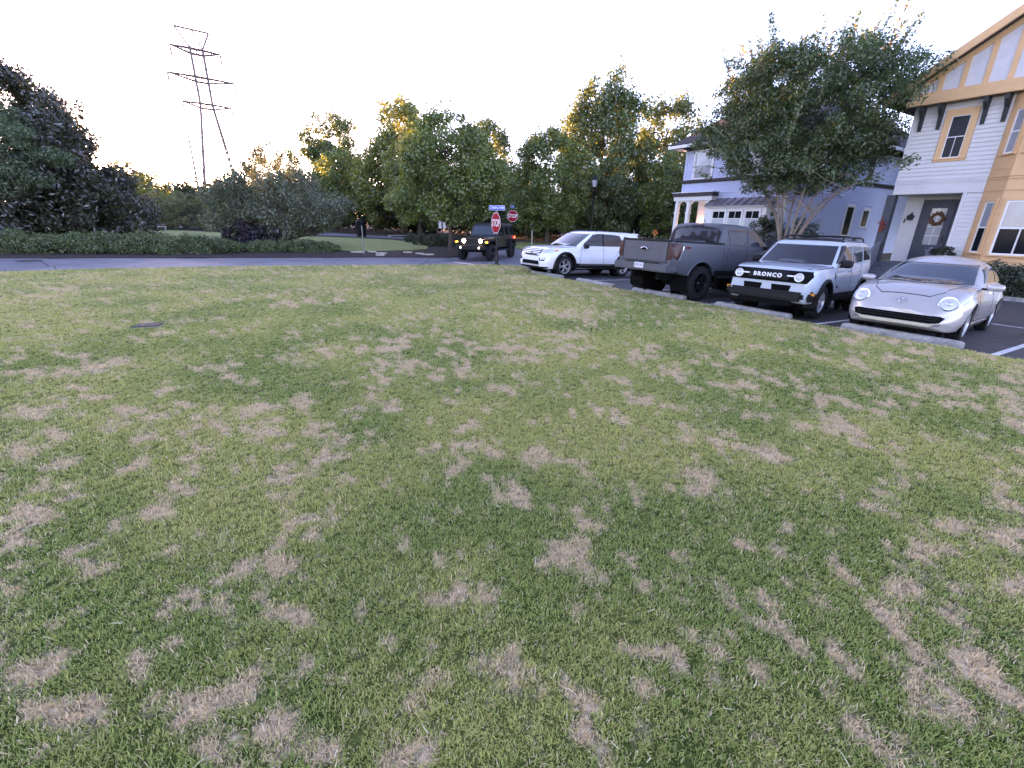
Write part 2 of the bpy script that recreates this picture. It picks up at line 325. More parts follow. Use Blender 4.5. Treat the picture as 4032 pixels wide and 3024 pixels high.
def make_lawn():
    ang = np.concatenate([np.linspace(-100, 100, 470), np.linspace(100, 260, 40)[1:-1]]) * math.pi / 180
    rr = .3 * (60 / .3) ** np.linspace(0, 1, 215)
    A, RR = np.meshgrid(ang, rr)
    X = RR * np.sin(A); Y = RR * np.cos(A)
    n_a, n_r = len(ang), len(rr)
    vs = np.stack([X.ravel(), Y.ravel(), np.zeros(X.size)], 1)
    i = np.arange(n_r - 1)[:, None] * n_a; j = np.arange(n_a)[None, :]; j2 = (j + 1) % n_a
    fs = np.stack([(i + j), (i + n_a + j), (i + n_a + j2), (i + j2)], -1).reshape(-1, 4)
    fs = fs[:, ::-1]
    sd = lawn_sd(vs[:, 0], vs[:, 1])
    keep = (sd[fs] < .3).any(1); fs = fs[keep]
    me = bpy.data.meshes.new('lawn'); me.from_pydata(vs.tolist() + [(0, 0, 0)], [], fs.tolist() + [(k, (k + 1) % n_a, len(vs)) for k in range(n_a)])
    bm = bmesh.new(); bm.from_mesh(me)
    for a, nn in half:
        bmesh.ops.bisect_plane(bm, geom=bm.verts[:] + bm.edges[:] + bm.faces[:], dist=1e-5, plane_co=(*a, 0), plane_no=(*nn, 0), clear_outer=True)
    for a, nn in (CAP, ROW):
        bmesh.ops.bisect_plane(bm, geom=bm.verts[:] + bm.edges[:] + bm.faces[:], dist=1e-5, plane_co=(*a, 0), plane_no=(*nn, 0))
    bmesh.ops.bisect_plane(bm, geom=bm.verts[:] + bm.edges[:] + bm.faces[:], dist=1e-5, plane_co=W(-2.9, 0), plane_no=(UX, UY, 0))
    cs = [f.calc_center_median() for f in bm.faces]
    bad = lawn_sd(np.array([c.x for c in cs]), np.array([c.y for c in cs])) > 1e-4
    bmesh.ops.delete(bm, geom=[f for f, b in zip(bm.faces[:], bad) if b], context='FACES')
    loose = [v for v in bm.verts if not v.link_faces]; bmesh.ops.delete(bm, geom=loose, context='VERTS')
    bmesh.ops.recalc_face_normals(bm, faces=bm.faces[:])
    if sum(f.normal.z for f in bm.faces) < 0: bmesh.ops.reverse_faces(bm, faces=bm.faces[:])
    bm.to_mesh(me); bm.free()
    n = len(me.vertices); co = np.empty(n * 3, np.float32); me.vertices.foreach_get('co', co); co = co.reshape(-1, 3)
    x, y = co[:, 0].astype(float), co[:, 1].astype(float)
    r = np.hypot(x, y)
    sd = lawn_sd(x, y)
    z = .03 + .05 * (fbm(x * .25, y * .25, 3, 2) - .5) * sstep(0, 3, -sd) + .02 * (fbm(x * 1.6, y * 1.6, 5, 3) - .5)
    co[:, 2] = z + np.array([T(a, b) for a, b in zip(x, y)]); me.vertices.foreach_set('co', co.ravel())
    # worn, straw-coloured patches
    wob = fbm(x * 3.2, y * 3.2, 21, 4)
    dry = np.zeros(n)
    for px, py, rx, ry in PATCHES:
        q = np.sqrt(((x - px) / (rx * .95)) ** 2 + ((y - py) / (ry * .95)) ** 2)
        dry = np.maximum(dry, np.clip(1.5 - q, 0, 1) * .72)
    base = fbm(x * 6.5, y * 6.5, 31, 4); big = fbm(x * .45, y * .45, 41, 3)
    side = sstep(-5, 4, x) * .09 - .03                                  # the middle and right of the lawn are more worn
    d2 = sstep(.61, .85, base * .95 + big * .34 - .08 + side)
    fine = fbm(x * 11, y * 11, 51, 3)
    dry = sstep(.2, 1.05, np.maximum(dry * .8, d2 * .85) + (wob - .5) * 1.0 + (fine - .5) * 2.0 + .1 * (big - .4))
    far = sstep(6, 18, r)
    dry = np.clip(dry * (1 - .2 * far) + .16 * far, 0, 1)
    lush = sstep(.35, .7, fbm(x * .8, y * .8, 61, 4) + .1 * (fbm(x * 4, y * 4, 71, 2) - .5))
    dens = np.interp(r, [0, 2, 4, 7, 12, 20, 30, 60], [2300, 2300, 1500, 800, 360, 185, 30, 0])
    ang_ = np.degrees(np.arctan2(x, y + 4)); dens *= np.where(np.abs(ang_) < 58, 1, 0) * (y > -2.5)
    dens *= 1 - .1 * dry
    gs = np.interp(r, [0, 3, 8, 20, 40], [1.0, 1.05, 1.4, 2.1, 2.6])
    for nm, a in (('dry', dry), ('lush', lush), ('dens', dens), ('gs', gs)):
        at = me.attributes.new(nm, 'FLOAT', 'POINT'); at.data.foreach_set('value', a.astype(np.float32))
    m, nd, l, b = new_mat('lawn_soil')
    ad = nd.new('ShaderNodeAttribute'); ad.attribute_name = 'dry'; al = nd.new('ShaderNodeAttribute'); al.attribute_name = 'lush'
    g = nd.new('ShaderNodeMixRGB'); g.inputs[1].default_value = (.15, .165, .045, 1); g.inputs[2].default_value = (.055, .09, .02, 1)
    l.new(al.outputs['Fac'], g.inputs[0])
    tc = nd.new('ShaderNodeTexCoord'); nz = nd.new('ShaderNodeTexNoise'); nz.inputs['Scale'].default_value = 28; nz.inputs['Detail'].default_value = 6; l.new(tc.outputs['Object'], nz.inputs[0])
    st = nd.new('ShaderNodeValToRGB'); st.color_ramp.elements[0].color = (.34, .25, .16, 1); st.color_ramp.elements[0].position = .35; st.color_ramp.elements[1].color = (.78, .6, .4, 1); st.color_ramp.elements[1].position = .62
    l.new(nz.outputs[0], st.inputs[0])
    mx = nd.new('ShaderNodeMixRGB'); l.new(ad.outputs['Fac'], mx.inputs[0]); l.new(g.outputs[0], mx.inputs[1]); l.new(st.outputs[0], mx.inputs[2])
    m2 = nd.new('ShaderNodeMixRGB'); m2.blend_type = 'MULTIPLY'; m2.inputs[0].default_value = .6; l.new(mx.outputs[0], m2.inputs[1])
    r2 = nd.new('ShaderNodeValToRGB'); r2.color_ramp.elements[0].position = .3; r2.color_ramp.elements[0].color = (.35, .35, .35, 1); r2.color_ramp.elements[1].position = .6; r2.color_ramp.elements[1].color = (1.1, 1.1, 1.1, 1)
    l.new(nz.outputs[0], r2.inputs[0]); l.new(r2.outputs[0], m2.inputs[2]); l.new(m2.outputs[0], b.inputs['Base Color'])
    b.inputs['Roughness'].default_value = 1; b.inputs['Specular IOR Level'].default_value = .1
    bp = nd.new('ShaderNodeBump'); bp.inputs['Strength'].default_value = .9; bp.inputs['Distance'].default_value = .02; l.new(nz.outputs[0], bp.inputs['Height']); l.new(bp.outputs[0], b.inputs['Normal'])
    me.materials.append(m)
    o = link(bpy.data.objects.new('lawn', me)); return tag(o, 'patchy mown lawn sloping towards the parked cars', kind='structure')
lawn = make_lawn()

def grass_material():
    m, nd, l, b = new_mat('grass_blade'); nd.remove(b)
    out = nd['Material Output']
    def att(nm, ty='INSTANCER'):
        a = nd.new('ShaderNodeAttribute'); a.attribute_name = nm; a.attribute_type = ty; return a
    ad, al, ar = att('dry'), att('lush'), att('rv')
    ab = att('blade', 'GEOMETRY')
    g = nd.new('ShaderNodeMixRGB'); g.inputs[1].default_value = (.56, .57, .155, 1); g.inputs[2].default_value = (.25, .385, .07, 1); l.new(al.outputs['Fac'], g.inputs[0])
    hv = nd.new('ShaderNodeMixRGB'); hv.inputs[2].default_value = (.68, .61, .23, 1)
    mr = nd.new('ShaderNodeMath'); mr.operation = 'MULTIPLY'; mr.inputs[1].default_value = .45; l.new(ar.outputs['Fac'], mr.inputs[0]); l.new(mr.outputs[0], hv.inputs[0]); l.new(g.outputs[0], hv.inputs[1])
    st = nd.new('ShaderNodeMixRGB'); st.inputs[1].default_value = (.95, .74, .46, 1); st.inputs[2].default_value = (.74, .55, .31, 1); l.new(ab.outputs['Fac'], st.inputs[0])
    # a blade is straw when its own random number lies under the patch value
    s1 = nd.new('ShaderNodeMath'); s1.operation = 'ADD'; s1.inputs[1].default_value = .2; l.new(ad.outputs['Fac'], s1.inputs[0])
    mxr = nd.new('ShaderNodeMath'); mxr.operation = 'MULTIPLY_ADD'; mxr.inputs[1].default_value = .6; l.new(ab.outputs['Fac'], mxr.inputs[0])
    m4 = nd.new('ShaderNodeMath'); m4.operation = 'MULTIPLY'; m4.inputs[1].default_value = .4; l.new(ar.outputs['Fac'], m4.inputs[0]); l.new(m4.outputs[0], mxr.inputs[2])
    lt = nd.new('ShaderNodeMath'); lt.operation = 'LESS_THAN'; l.new(mxr.outputs[0], lt.inputs[0]); l.new(s1.outputs[0], lt.inputs[1])
    mx = nd.new('ShaderNodeMixRGB'); l.new(lt.outputs[0], mx.inputs[0]); l.new(hv.outputs[0], mx.inputs[1]); l.new(st.outputs[0], mx.inputs[2])
    d = nd.new('ShaderNodeBsdfDiffuse'); t = nd.new('ShaderNodeBsdfTranslucent'); gl = nd.new('ShaderNodeBsdfGlossy'); gl.inputs['Roughness'].default_value = .5
    l.new(mx.outputs[0], d.inputs[0]); l.new(mx.outputs[0], t.inputs[0])
    a = nd.new('ShaderNodeMixShader'); a.inputs[0].default_value = .3; l.new(d.outputs[0], a.inputs[1]); l.new(t.outputs[0], a.inputs[2])
    c = nd.new('ShaderNodeMixShader'); c.inputs[0].default_value = .04; l.new(a.outputs[0], c.inputs[1]); l.new(gl.outputs[0], c.inputs[2]); l.new(c.outputs[0], out.inputs[0])
    return m
def make_grass():
    vs, fs, bl = [], [], []
    rg = random.Random(3)
    for isl in range(7):
        k0 = len(vs)
        nb = 15
        hub = []
        for b in range(nb):
            a = rg.uniform(0, 6.283); q = rg.uniform(0, .03); bx, by = q * math.cos(a), q * math.sin(a)
            ln = rg.uniform(.012, .027) * (1.25 if isl == 6 else 1); wd = rg.uniform(.0014, .0025); h = rg.uniform(0, 6.283)
            lean = rg.uniform(.25, 1.25); dx, dy = math.cos(h), math.sin(h); sx, sy = -dy, dx
            k = len(vs); pr = []
            for s in (0, .5, 1):
                up = ln * (s * math.cos(lean * s * .8)); ou = ln * s * math.sin(lean * (.35 + .65 * s)); w = wd * (1 - .55 * s)
                c = (bx + dx * ou, by + dy * ou, up - .004)
                if s < 1: pr += [(c[0] + sx * w, c[1] + sy * w, c[2]), (c[0] - sx * w, c[1] - sy * w, c[2])]
                else: pr += [c]
            vs += pr; fs += [(k, k + 1, k + 3, k + 2), (k + 2, k + 3, k + 4)]; hub.append(k); rv = rg.random(); bl += [rv, rv]
        # tie the blades of one tuft into one island by tiny root faces
        for i in range(1, nb): fs.append((hub[i - 1], hub[i], hub[i] + 1)); bl.append(0.5)
    me = bpy.data.meshes.new('grass_blades'); me.from_pydata(vs, [], fs)
    at = me.attributes.new('blade', 'FLOAT', 'FACE'); at.data.foreach_set('value', bl)
    gm = grass_material(); me.materials.append(gm)
    o = link(bpy.data.objects.new('grass_blades', me)); tag(o, 'short green and straw coloured grass blades of the front lawn', 'grass', kind='stuff')
    ng = bpy.data.node_groups.new('grass_scatter', 'GeometryNodeTree')
    ng.interface.new_socket('Geometry', in_out='INPUT', socket_type='NodeSocketGeometry'); ng.interface.new_socket('Geometry', in_out='OUTPUT', socket_type='NodeSocketGeometry')
    N, L = ng.nodes, ng.links
    gi = N.new('NodeGroupInput'); go = N.new('NodeGroupOutput')
    oi = N.new('GeometryNodeObjectInfo'); oi.inputs['Object'].default_value = lawn
    dp = N.new('GeometryNodeDistributePointsOnFaces'); dp.distribute_method = 'RANDOM'
    na = N.new('GeometryNodeInputNamedAttribute'); na.data_type = 'FLOAT'; na.inputs['Name'].default_value = 'dens'
    L.new(oi.outputs['Geometry'], dp.inputs['Mesh']); L.new(na.outputs['Attribute'], dp.inputs['Density'])
    dp.inputs['Seed'].default_value = 5
    isl = N.new('GeometryNodeInputMeshIsland'); spl = N.new('GeometryNodeSplitToInstances'); spl.domain = 'FACE'
    L.new(gi.outputs[0], spl.inputs['Geometry']); L.new(isl.outputs['Island Index'], spl.inputs['Group ID'])
    ip = N.new('GeometryNodeInstanceOnPoints'); ip.inputs['Pick Instance'].default_value = True
    L.new(dp.outputs['Points'], ip.inputs['Points']); L.new(spl.outputs['Instances'], ip.inputs['Instance'])
    ri = N.new('FunctionNodeRandomValue'); ri.data_type = 'INT'
    ri.inputs[4].default_value = 0; ri.inputs[5].default_value = 6; L.new(ri.outputs[2], ip.inputs['Instance Index'])
    rr = N.new('FunctionNodeRandomValue'); rr.data_type = 'FLOAT_VECTOR'; rr.inputs[0].default_value = (-.25, -.25, 0); rr.inputs[1].default_value = (.25, .25, 6.283); rr.inputs['Seed'].default_value = 9
    L.new(rr.outputs[0], ip.inputs['Rotation'])
    ns = N.new('GeometryNodeInputNamedAttribute'); ns.data_type = 'FLOAT'; ns.inputs['Name'].default_value = 'gs'
    rs = N.new('FunctionNodeRandomValue'); rs.data_type = 'FLOAT'; rs.inputs[2].default_value = .65; rs.inputs[3].default_value = 1.25; rs.inputs['Seed'].default_value = 4
    mu = N.new('ShaderNodeMath'); mu.operation = 'MULTIPLY'; L.new(ns.outputs['Attribute'], mu.inputs[0]); L.new(rs.outputs[1], mu.inputs[1]); L.new(mu.outputs[0], ip.inputs['Scale'])
    sa = N.new('GeometryNodeStoreNamedAttribute'); sa.data_type = 'FLOAT'; sa.domain = 'INSTANCE'; sa.inputs['Name'].default_value = 'rv'
    rv = N.new('FunctionNodeRandomValue'); rv.data_type = 'FLOAT'; rv.inputs['Seed'].default_value = 2; L.new(rv.outputs[1], sa.inputs['Value'])
    L.new(ip.outputs[0], sa.inputs['Geometry']); L.new(sa.outputs[0], go.inputs[0])
    md = o.modifiers.new('scatter', 'NODES'); md.node_group = ng
    return o
make_grass()

# ================================================================== VEGETATION
LEAFM = {}
LEAFM['maple'] = leaf_mat('maple_leaf', (.045, .08, .018), (.22, .3, .07), trans=.4)
LEAFM['tall'] = leaf_mat('tall_tree_leaf', (.035, .065, .022), (.17, .24, .075), trans=.35)
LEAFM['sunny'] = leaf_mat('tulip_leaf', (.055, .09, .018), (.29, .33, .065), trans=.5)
LEAFM['magnolia'] = leaf_mat('magnolia_leaf', (.022, .04, .02), (.08, .115, .052), trans=.12, gloss=.1, under=(.06, .056, .036), rough=.35)
LEAFM['pale'] = leaf_mat('pale_feathery_leaf', (0.036, 0.072, 0.029), (0.131, 0.203, 0.087), trans=.3)
LEAFM['grey'] = leaf_mat('grey_green_leaf', (.045, .062, .038), (.18, .22, .13), trans=.3)
LEAFM['purple'] = leaf_mat('burgundy_leaf', (0.012, 0.007, 0.013), (0.041, 0.020, 0.035), trans=.2)
LEAFM['hedge'] = leaf_mat('hedge_leaf', (.03, .055, .018), (.16, .22, .07), trans=.3)
LEAFM['box'] = leaf_mat('boxwood_leaf', (0.017, 0.032, 0.014), (0.072, 0.104, 0.046), trans=.2)
LEAFM['clipped'] = leaf_mat('clipped_leaf', (.08, .1, .035), (.27, .31, .12), trans=.25)
LEAFM['spruce'] = leaf_mat('blue_spruce_needle', (0.043, 0.072, 0.065), (0.145, 0.217, 0.196), trans=.2)
LEAFM['crape'] = leaf_mat('crape_leaf', (.026, .056, .022), (.12, .2, .068), tip=(.34, .24, .08), trans=.4)  # tip colour paints low sunlight onto the top shoot leaves
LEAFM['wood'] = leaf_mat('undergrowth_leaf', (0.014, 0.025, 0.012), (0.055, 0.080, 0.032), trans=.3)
LEAFM['bark'] = mat('bark', (.085, .066, .052), .9, var=.4, vscale=6, bump=.8, bscale=30)
LEAFM['bark_pale'] = mat('crape_bark', (.27, .2, .155), .75, var=.3, vscale=5, bump=.3, bscale=20)

def unit(rg, n):
    v = rg.normal(size=(n, 3)); return v / np.linalg.norm(v, axis=1)[:, None]
def leaves_mesh(name, pts, nrm, size, m, rg, var, aspect=.55):
    """one small bent leaf (two triangles) per point"""
    n = len(pts)
    up = unit(rg, n); t = np.cross(nrm, up); t /= np.linalg.norm(t, axis=1)[:, None] + 1e-9
    b = np.cross(nrm, t)
    s = size * rg.uniform(.6, 1.3, n)[:, None]
    A = pts - t * s; B = pts + b * s * aspect + nrm * s * .12; C = pts + t * s; D = pts - b * s * aspect + nrm * s * .12
    co = np.stack([A, B, C, D], 1).reshape(-1, 3).astype(np.float32)
    me = bpy.data.meshes.new(name); me.vertices.add(4 * n); me.vertices.foreach_set('co', co.ravel())
    k = np.arange(n)[:, None] * 4
    tri = np.concatenate([k + [0, 1, 2], k + [0, 2, 3]], 1).reshape(-1).astype(np.int32)
    me.loops.add(6 * n); me.loops.foreach_set('vertex_index', tri)
    me.polygons.add(2 * n); me.polygons.foreach_set('loop_start', np.arange(2 * n, dtype=np.int32) * 3)
    me.polygons.foreach_set('loop_total', np.full(2 * n, 3, np.int32))
    at = me.attributes.new('leafvar', 'FLOAT', 'FACE'); at.data.foreach_set('value', np.repeat(np.clip(var, 0, 1), 2).astype(np.float32))
    me.update(calc_edges=True); me.materials.append(m); return me
def crown_points(rg, clumps, per, shell=.55, squash=.8, droop=0):
    """clumps: (n,4) centre + radius -> points, normals, variation"""
    P, Nn, V = [], [], []
    for c in clumps:
        k = max(6, int(per * (c[3] / clumps[:, 3].mean()) ** 2))
        d = unit(rg, k); r = c[3] * rg.uniform(shell, 1.0, k)
        q = d * r[:, None]; q[:, 2] *= squash
        P.append(c[:3] + q)
        nn = d * .6 + unit(rg, k) * .75 + np.array([0, 0, .35]); Nn.append(nn / np.linalg.norm(nn, axis=1)[:, None])
        V.append(np.clip(rg.normal(.5, .2, k) + rg.uniform(-.14, .14), .02, .95))
    return np.concatenate(P), np.concatenate(Nn), np.concatenate(V)
def profile_clumps(rg, n, z0, z1, prof, cr, surf=.55, lump=.22, ecc=1.0):
    """clump centres inside a solid of revolution given by (height fraction, radius)"""
    hs = np.array([p[0] for p in prof]); rs = np.array([p[1] for p in prof])
    f = np.linspace(0, 1, 200); w = np.interp(f, hs, rs) ** 1.5 + .05; cdf = np.cumsum(w) / w.sum()
    fz = np.interp(rg.random(n), cdf, f); a = rg.uniform(0, 2 * math.pi, n)
    ph = rg.uniform(0, 6.28, 4)
    lum = 1 + lump * (np.sin(a * 2 + ph[0] + fz * 5) * .5 + np.sin(a * 3 + ph[1] - fz * 7) * .4 + rg.normal(0, .35, n))
    rad = np.interp(fz, hs, rs) * lum * rg.uniform(surf, 1, n) ** .7
    c = np.stack([rad * np.cos(a) * ecc, rad * np.sin(a), z0 + (z1 - z0) * fz, cr * rg.uniform(.6, 1.3, n)], 1)
    return c
def limbs(mb, rg, clumps, base_h, r0, frac=.5, nmax=45, lean=(0, 0), top=None):
    top = top or clumps[:, 2].max() * .8
    pts = [(0, 0, -.3), (0, 0, .15)]; rad = [r0 * 1.35, r0 * 1.1]
    for k in range(1, 8):
        f = k / 7; pts.append((lean[0] * f + rg.normal(0, .05), lean[1] * f + rg.normal(0, .05), .15 + (top - .15) * f)); rad.append(max(.02, r0 * (1 - .85 * f)))
    mb.tube(pts, rad, 9)
    idx = rg.permutation(len(clumps))[:nmax]
    for i in idx:
        c = clumps[i]; zt = max(base_h, c[2] - math.hypot(c[0], c[1]) * rg.uniform(.5, 1.0)); zt = min(zt, top * .93)
        f = (zt - .15) / max(.1, top - .15); s = Vector((lean[0] * f, lean[1] * f, zt)); e = Vector(c[:3])
        mid = s.lerp(e, .5) + Vector((rg.normal(0, .15), rg.normal(0, .15), rg.normal(0, .1) - .05 * (e - s).length))
        r = max(.02, r0 * (1 - .8 * f) * .42)
        mb.tube([s, mid, e], [r, r * .6, r * .22], 5, False)
def tree(name, label, x, y, z0, z1, prof, n, cr, per, leaf, mk, r0=.16, seed=1, group=None, base_h=1.2, bark='bark', surf=.5, squash=.8, ecc=1., lump=.22, cat='tree', trunk=True, aspect=.55, lean=(0, 0), shell=.45, up=0):
    rg = np.random.default_rng(seed); g = T(x, y) + .02
    t = thing(name, label, cat, (x, y, g), 0, group)
    cl = profile_clumps(rg, n, z0, z1, prof, cr, surf, lump, ecc)
    if trunk:
        mb = MB(); limbs(mb, rg, cl, base_h, r0, lean=lean); mb.build('trunk', LEAFM[bark], t)
    P, N_, V = crown_points(rg, cl, int(per * 1.25), shell, squash)
    if up:   # loose upright sprays at the outside of the crown
        k = int(len(P) * up); i = rg.choice(len(P), k); P = np.concatenate([P, P[i] + rg.uniform(0, 1.3, (k, 1)) * cr * np.array([[0, 0, 1.]]) + rg.normal(0, .08, (k, 3)) * cr]); N_ = np.concatenate([N_, N_[i]]); V = np.concatenate([V, V[i]])
    P[:, 2] = np.maximum(P[:, 2], .03)
    me = leaves_mesh('crown', P, N_, leaf * 1.16, LEAFM[mk], rg, V, aspect)
    link(bpy.data.objects.new('crown', me), t); return t
ROUND = [(0, .45), (.2, .85), (.45, 1), (.7, .82), (.88, .5), (1, .15)]
OVAL = [(0, .5), (.25, .9), (.5, 1), (.75, .72), (.9, .42), (1, .1)]
CONE = [(0, .9), (.12, 1), (.4, .8), (.7, .48), (.9, .2), (1, .04)]
DOME = [(0, .8), (.3, 1), (.6, .9), (.85, .6), (1, .2)]
def sc(p, r): return [(a, b * r) for a, b in p]

# left side: magnolia and its neighbour
tree('magnolia_tree', 'huge dark glossy magnolia with brown leaf backs at left edge', -32.4, 31, .4, 11.0, [(0, 6.0), (.12, 6.4), (.35, 5.7), (.6, 4.6), (.8, 3.2), (.95, 1.4), (1, .4)], 540, .9, 185, .12, 'magnolia', .3, 1, surf=.55, aspect=.42)
tree('feathery_tree', 'pale feathery tree overlapping the magnolia at left edge', -29.0, 26.8, 2.3, 8.6, sc(ROUND, 3.3), 75, .85, 240, .075, 'pale', .13, 2, lump=.3, squash=.45, aspect=.3)
tree('conifer_tree', 'soft green conifer between magnolia and clipped shrubs', -32.2, 36.5, .5, 4.9, sc(CONE, 1.7), 70, .6, 150, .08, 'pale', .12, 3, aspect=.3)
# sunset side, far off
far = [(-73.5, 92, 12.2, 5.0, 'or1'), (-66.5, 88, 9.2, 4.2, 'x'), (-80, 98, 10.4, 5.6, 'x'), (-72.5, 112, 10.2, 5.0, 'x'), (-80.5, 108, 9.4, 4.6, 'x'), (-59, 84, 5.9, 4.2, 'x'), (-64, 106, 8.6, 5.2, 'x'), (-52, 80, 5.6, 4.0, 'x'), (-87, 92, 11.5, 5.5, 'x'), (-50, 96, 8.4, 5.0, 'x'), (-93, 84, 12, 6, 'x'), (-70, 124, 9.0, 6.0, 'x'), (-60, 120, 9.5, 6.0, 'x'), (-45, 104, 9.6, 6, 'x')]
flab = ['tallest of the sunset trees, right of the magnolia', 'broad sunset tree just left of the thin mast', 'distant tree behind the magnolia top edge', 'round topped tree under the glowing sky left of the pylon', 'distant round tree at the sunset, beside the tallest one',
        'low tree at the foot of the pylon, left leg', 'far low tree straight below the sunset glow', 'low tree at the foot of the right pylon leg', 'distant tree mostly hidden by the magnolia', 'distant tree behind the grey green shrub tree',
        'farthest left tree behind the magnolia', 'farthest tree directly under the setting sun', 'farthest tree right of the setting sun', 'distant tree between the pylon and the cedar']
for i, (x, y, h, r, _) in enumerate(far):
    tree('distant_tree', flab[i], x, y, .3, h - T(x, y), sc(ROUND, r), 60, 1.15, 70, .2, 'sunny', .25, 20 + i, 'distant trees at the sunset', lump=.35)
# clipped evergreens
tree('clipped_evergreen', 'left one of two big clipped evergreens behind the long hedge', -36.9, 49, 0, 3.5, [(0, 1.6), (.3, 1.72), (.6, 1.45), (.85, .85), (1, .2)], 120, .32, 110, .05, 'clipped', .1, 40, 'clipped evergreens', surf=.86, lump=.05)
tree('clipped_evergreen', 'right one of two big clipped evergreens, below the pylon', -33.0, 48.4, 0, 3.55, [(0, 1.7), (.3, 1.9), (.65, 1.8), (.88, 1.25), (1, .4)], 130, .32, 110, .05, 'clipped', .1, 41, 'clipped evergreens', surf=.88, lump=.05)
tree('blue_spruce', 'small blue grey spruce left of the clipped evergreens', -36.6, 45.6, 0, 3.4, sc(CONE, 1.7), 60, .42, 130, .06, 'spruce', .1, 42, squash=.4, aspect=.25)
for i, (x, y, lb) in enumerate([(-35.2, 51.5, 'wispy pale shrub between the two clipped evergreens'), (-31, 50.5, 'wispy pale shrub right of the clipped evergreens'), (-29.2, 46.5, 'small dark shrub between clipped evergreen and burgundy shrub')]):
    tree('pale_shrub', lb, x, y, 0, 3.4 if i < 2 else 1.2, sc(DOME, 1.2), 40, .4, 110, .06, ['pale', 'pale', 'clipped'][i], .05, 45 + i, cat='shrub')
# the wide grey-green one and what stands round it
tree('crape_myrtle', 'wide grey green crape myrtle spreading low beside the street', -15.2, 30.6, .9, 5.1, [(0, 2.4), (.2, 3.9), (.45, 4.1), (.7, 3.1), (.88, 1.7), (1, .5)], 170, .62, 190, .062, 'grey', .12, 50, lump=.3, base_h=.3)
tree('burgundy_shrub', 'dark burgundy shrub under the grey green crape myrtle', -16.3, 28.9, .0, 1.55, sc(DOME, 1.45), 70, .35, 130, .055, 'purple', .05, 51, cat='shrub', surf=.7)
tree('cedar_tree', 'cedar with ragged top behind the grey green crape myrtle', -30, 60, .5, 9.6, [(0, 3.2), (.4, 2.9), (.7, 2.2), (.9, 1.2), (1, .3)], 90, .7, 130, .11, 'grey', .2, 52, lump=.4, up=.2)
tree('slender_tree', 'slim tree left of the tall dark tree', -26.5, 58, .5, 8.6, sc(CONE, 2.6), 70, .75, 120, .11, 'maple', .18, 53)
tree('tall_dark_tree', 'tall dark tree standing left of the yellow lit tree', -22.2, 60, .8, 13.6, [(0, 3.0), (.25, 3.6), (.55, 3.2), (.8, 2.2), (.93, 1.2), (1, .4)], 150, .9, 130, .13, 'tall', .3, 54, up=.15, lump=.3)
tree('leafy_tree', 'green leafy tree just behind the trash bin', -19.0, 52, .6, 8.4, sc(OVAL, 2.7), 90, .75, 130, .11, 'maple', .2, 55)
tree('yellow_lit_tree', 'tall tree with its left side lit yellow by the sunset', -12.2, 52, .9, 13.0, [(0, 3.4), (.2, 4.6), (.45, 4.4), (.7, 3.2), (.88, 1.9), (1, .5)], 210, .95, 130, .13, 'sunny', .3, 56, up=.12)
tree('light_green_tree', 'light green tree right of the yellow lit tree', -9.4, 47, .9, 9.6, sc(OVAL, 3.0), 120, .8, 140, .11, 'sunny', .24, 57, base_h=1.8)
tree('street_maple', 'full maple on the mulch bed beside the black off-roader', -4.2, 30.6, 1.75, 7.9, [(0, 1.9), (.18, 3.1), (.42, 3.45), (.65, 3.0), (.85, 1.9), (1, .5)], 210, .62, 190, .075, 'maple', .15, 58, base_h=1.7, lump=.2, up=.08)
tree('narrow_tree', 'narrow tree right behind the street maple', -2.8, 48, .9, 10.2, sc(OVAL, 3.2), 110, .85, 130, .12, 'tall', .24, 59, up=.15)
tree('dipping_tree', 'low tree filling the dip behind the two stop signs', 1.6, 50, .3, 6.4, sc(DOME, 2.8), 80, .8, 120, .12, 'tall', .2, 60)
tree('round_maple', 'rounded maple behind the white family car', 2.7, 39.6, 1.5, 8.5, [(0, 2.3), (.2, 3.4), (.45, 3.5), (.7, 2.6), (.88, 1.5), (1, .4)], 200, .68, 170, .085, 'maple', .2, 61, base_h=1.5, up=.08)
tree('tallest_tree', 'tallest tree in the middle, behind the street lamp', 8.2, 48, .9, 15.0, [(0, 3.3), (.25, 3.9), (.5, 3.7), (.75, 2.6), (.9, 1.6), (1, .5)], 210, .95, 120, .13, 'tall', .32, 62, up=.25, lump=.3)
tree('upright_tree', 'upright many stemmed tree left of the blue house', 14.8, 50, .9, 12.6, [(0, 3.4), (.3, 3.9), (.55, 3.6), (.8, 2.7), (1, 1.2)], 150, .85, 120, .125, 'tall', .26, 63, up=.4, lump=.4)
tree('green_corner_tree', 'mid green tree tight against the blue house corner', 13.2, 41, .3, 7.2, sc(DOME, 2.6), 110, .75, 140, .1, 'maple', .16, 64)
tree('woodland_tree', 'dim woodland tree between street lamp and grey pickup', 8.0, 43.5, .4, 6.6, sc(DOME, 2.7), 110, .75, 140, .1, 'tall', .16, 65)
tree('backyard_tree', 'tree glimpsed in the gap between blue and cream houses', *W(4, 33)[:2], 2.5, 13.5, sc(ROUND, 4.6), 120, .95, 110, .13, 'tall', .25, 66, lump=.35)
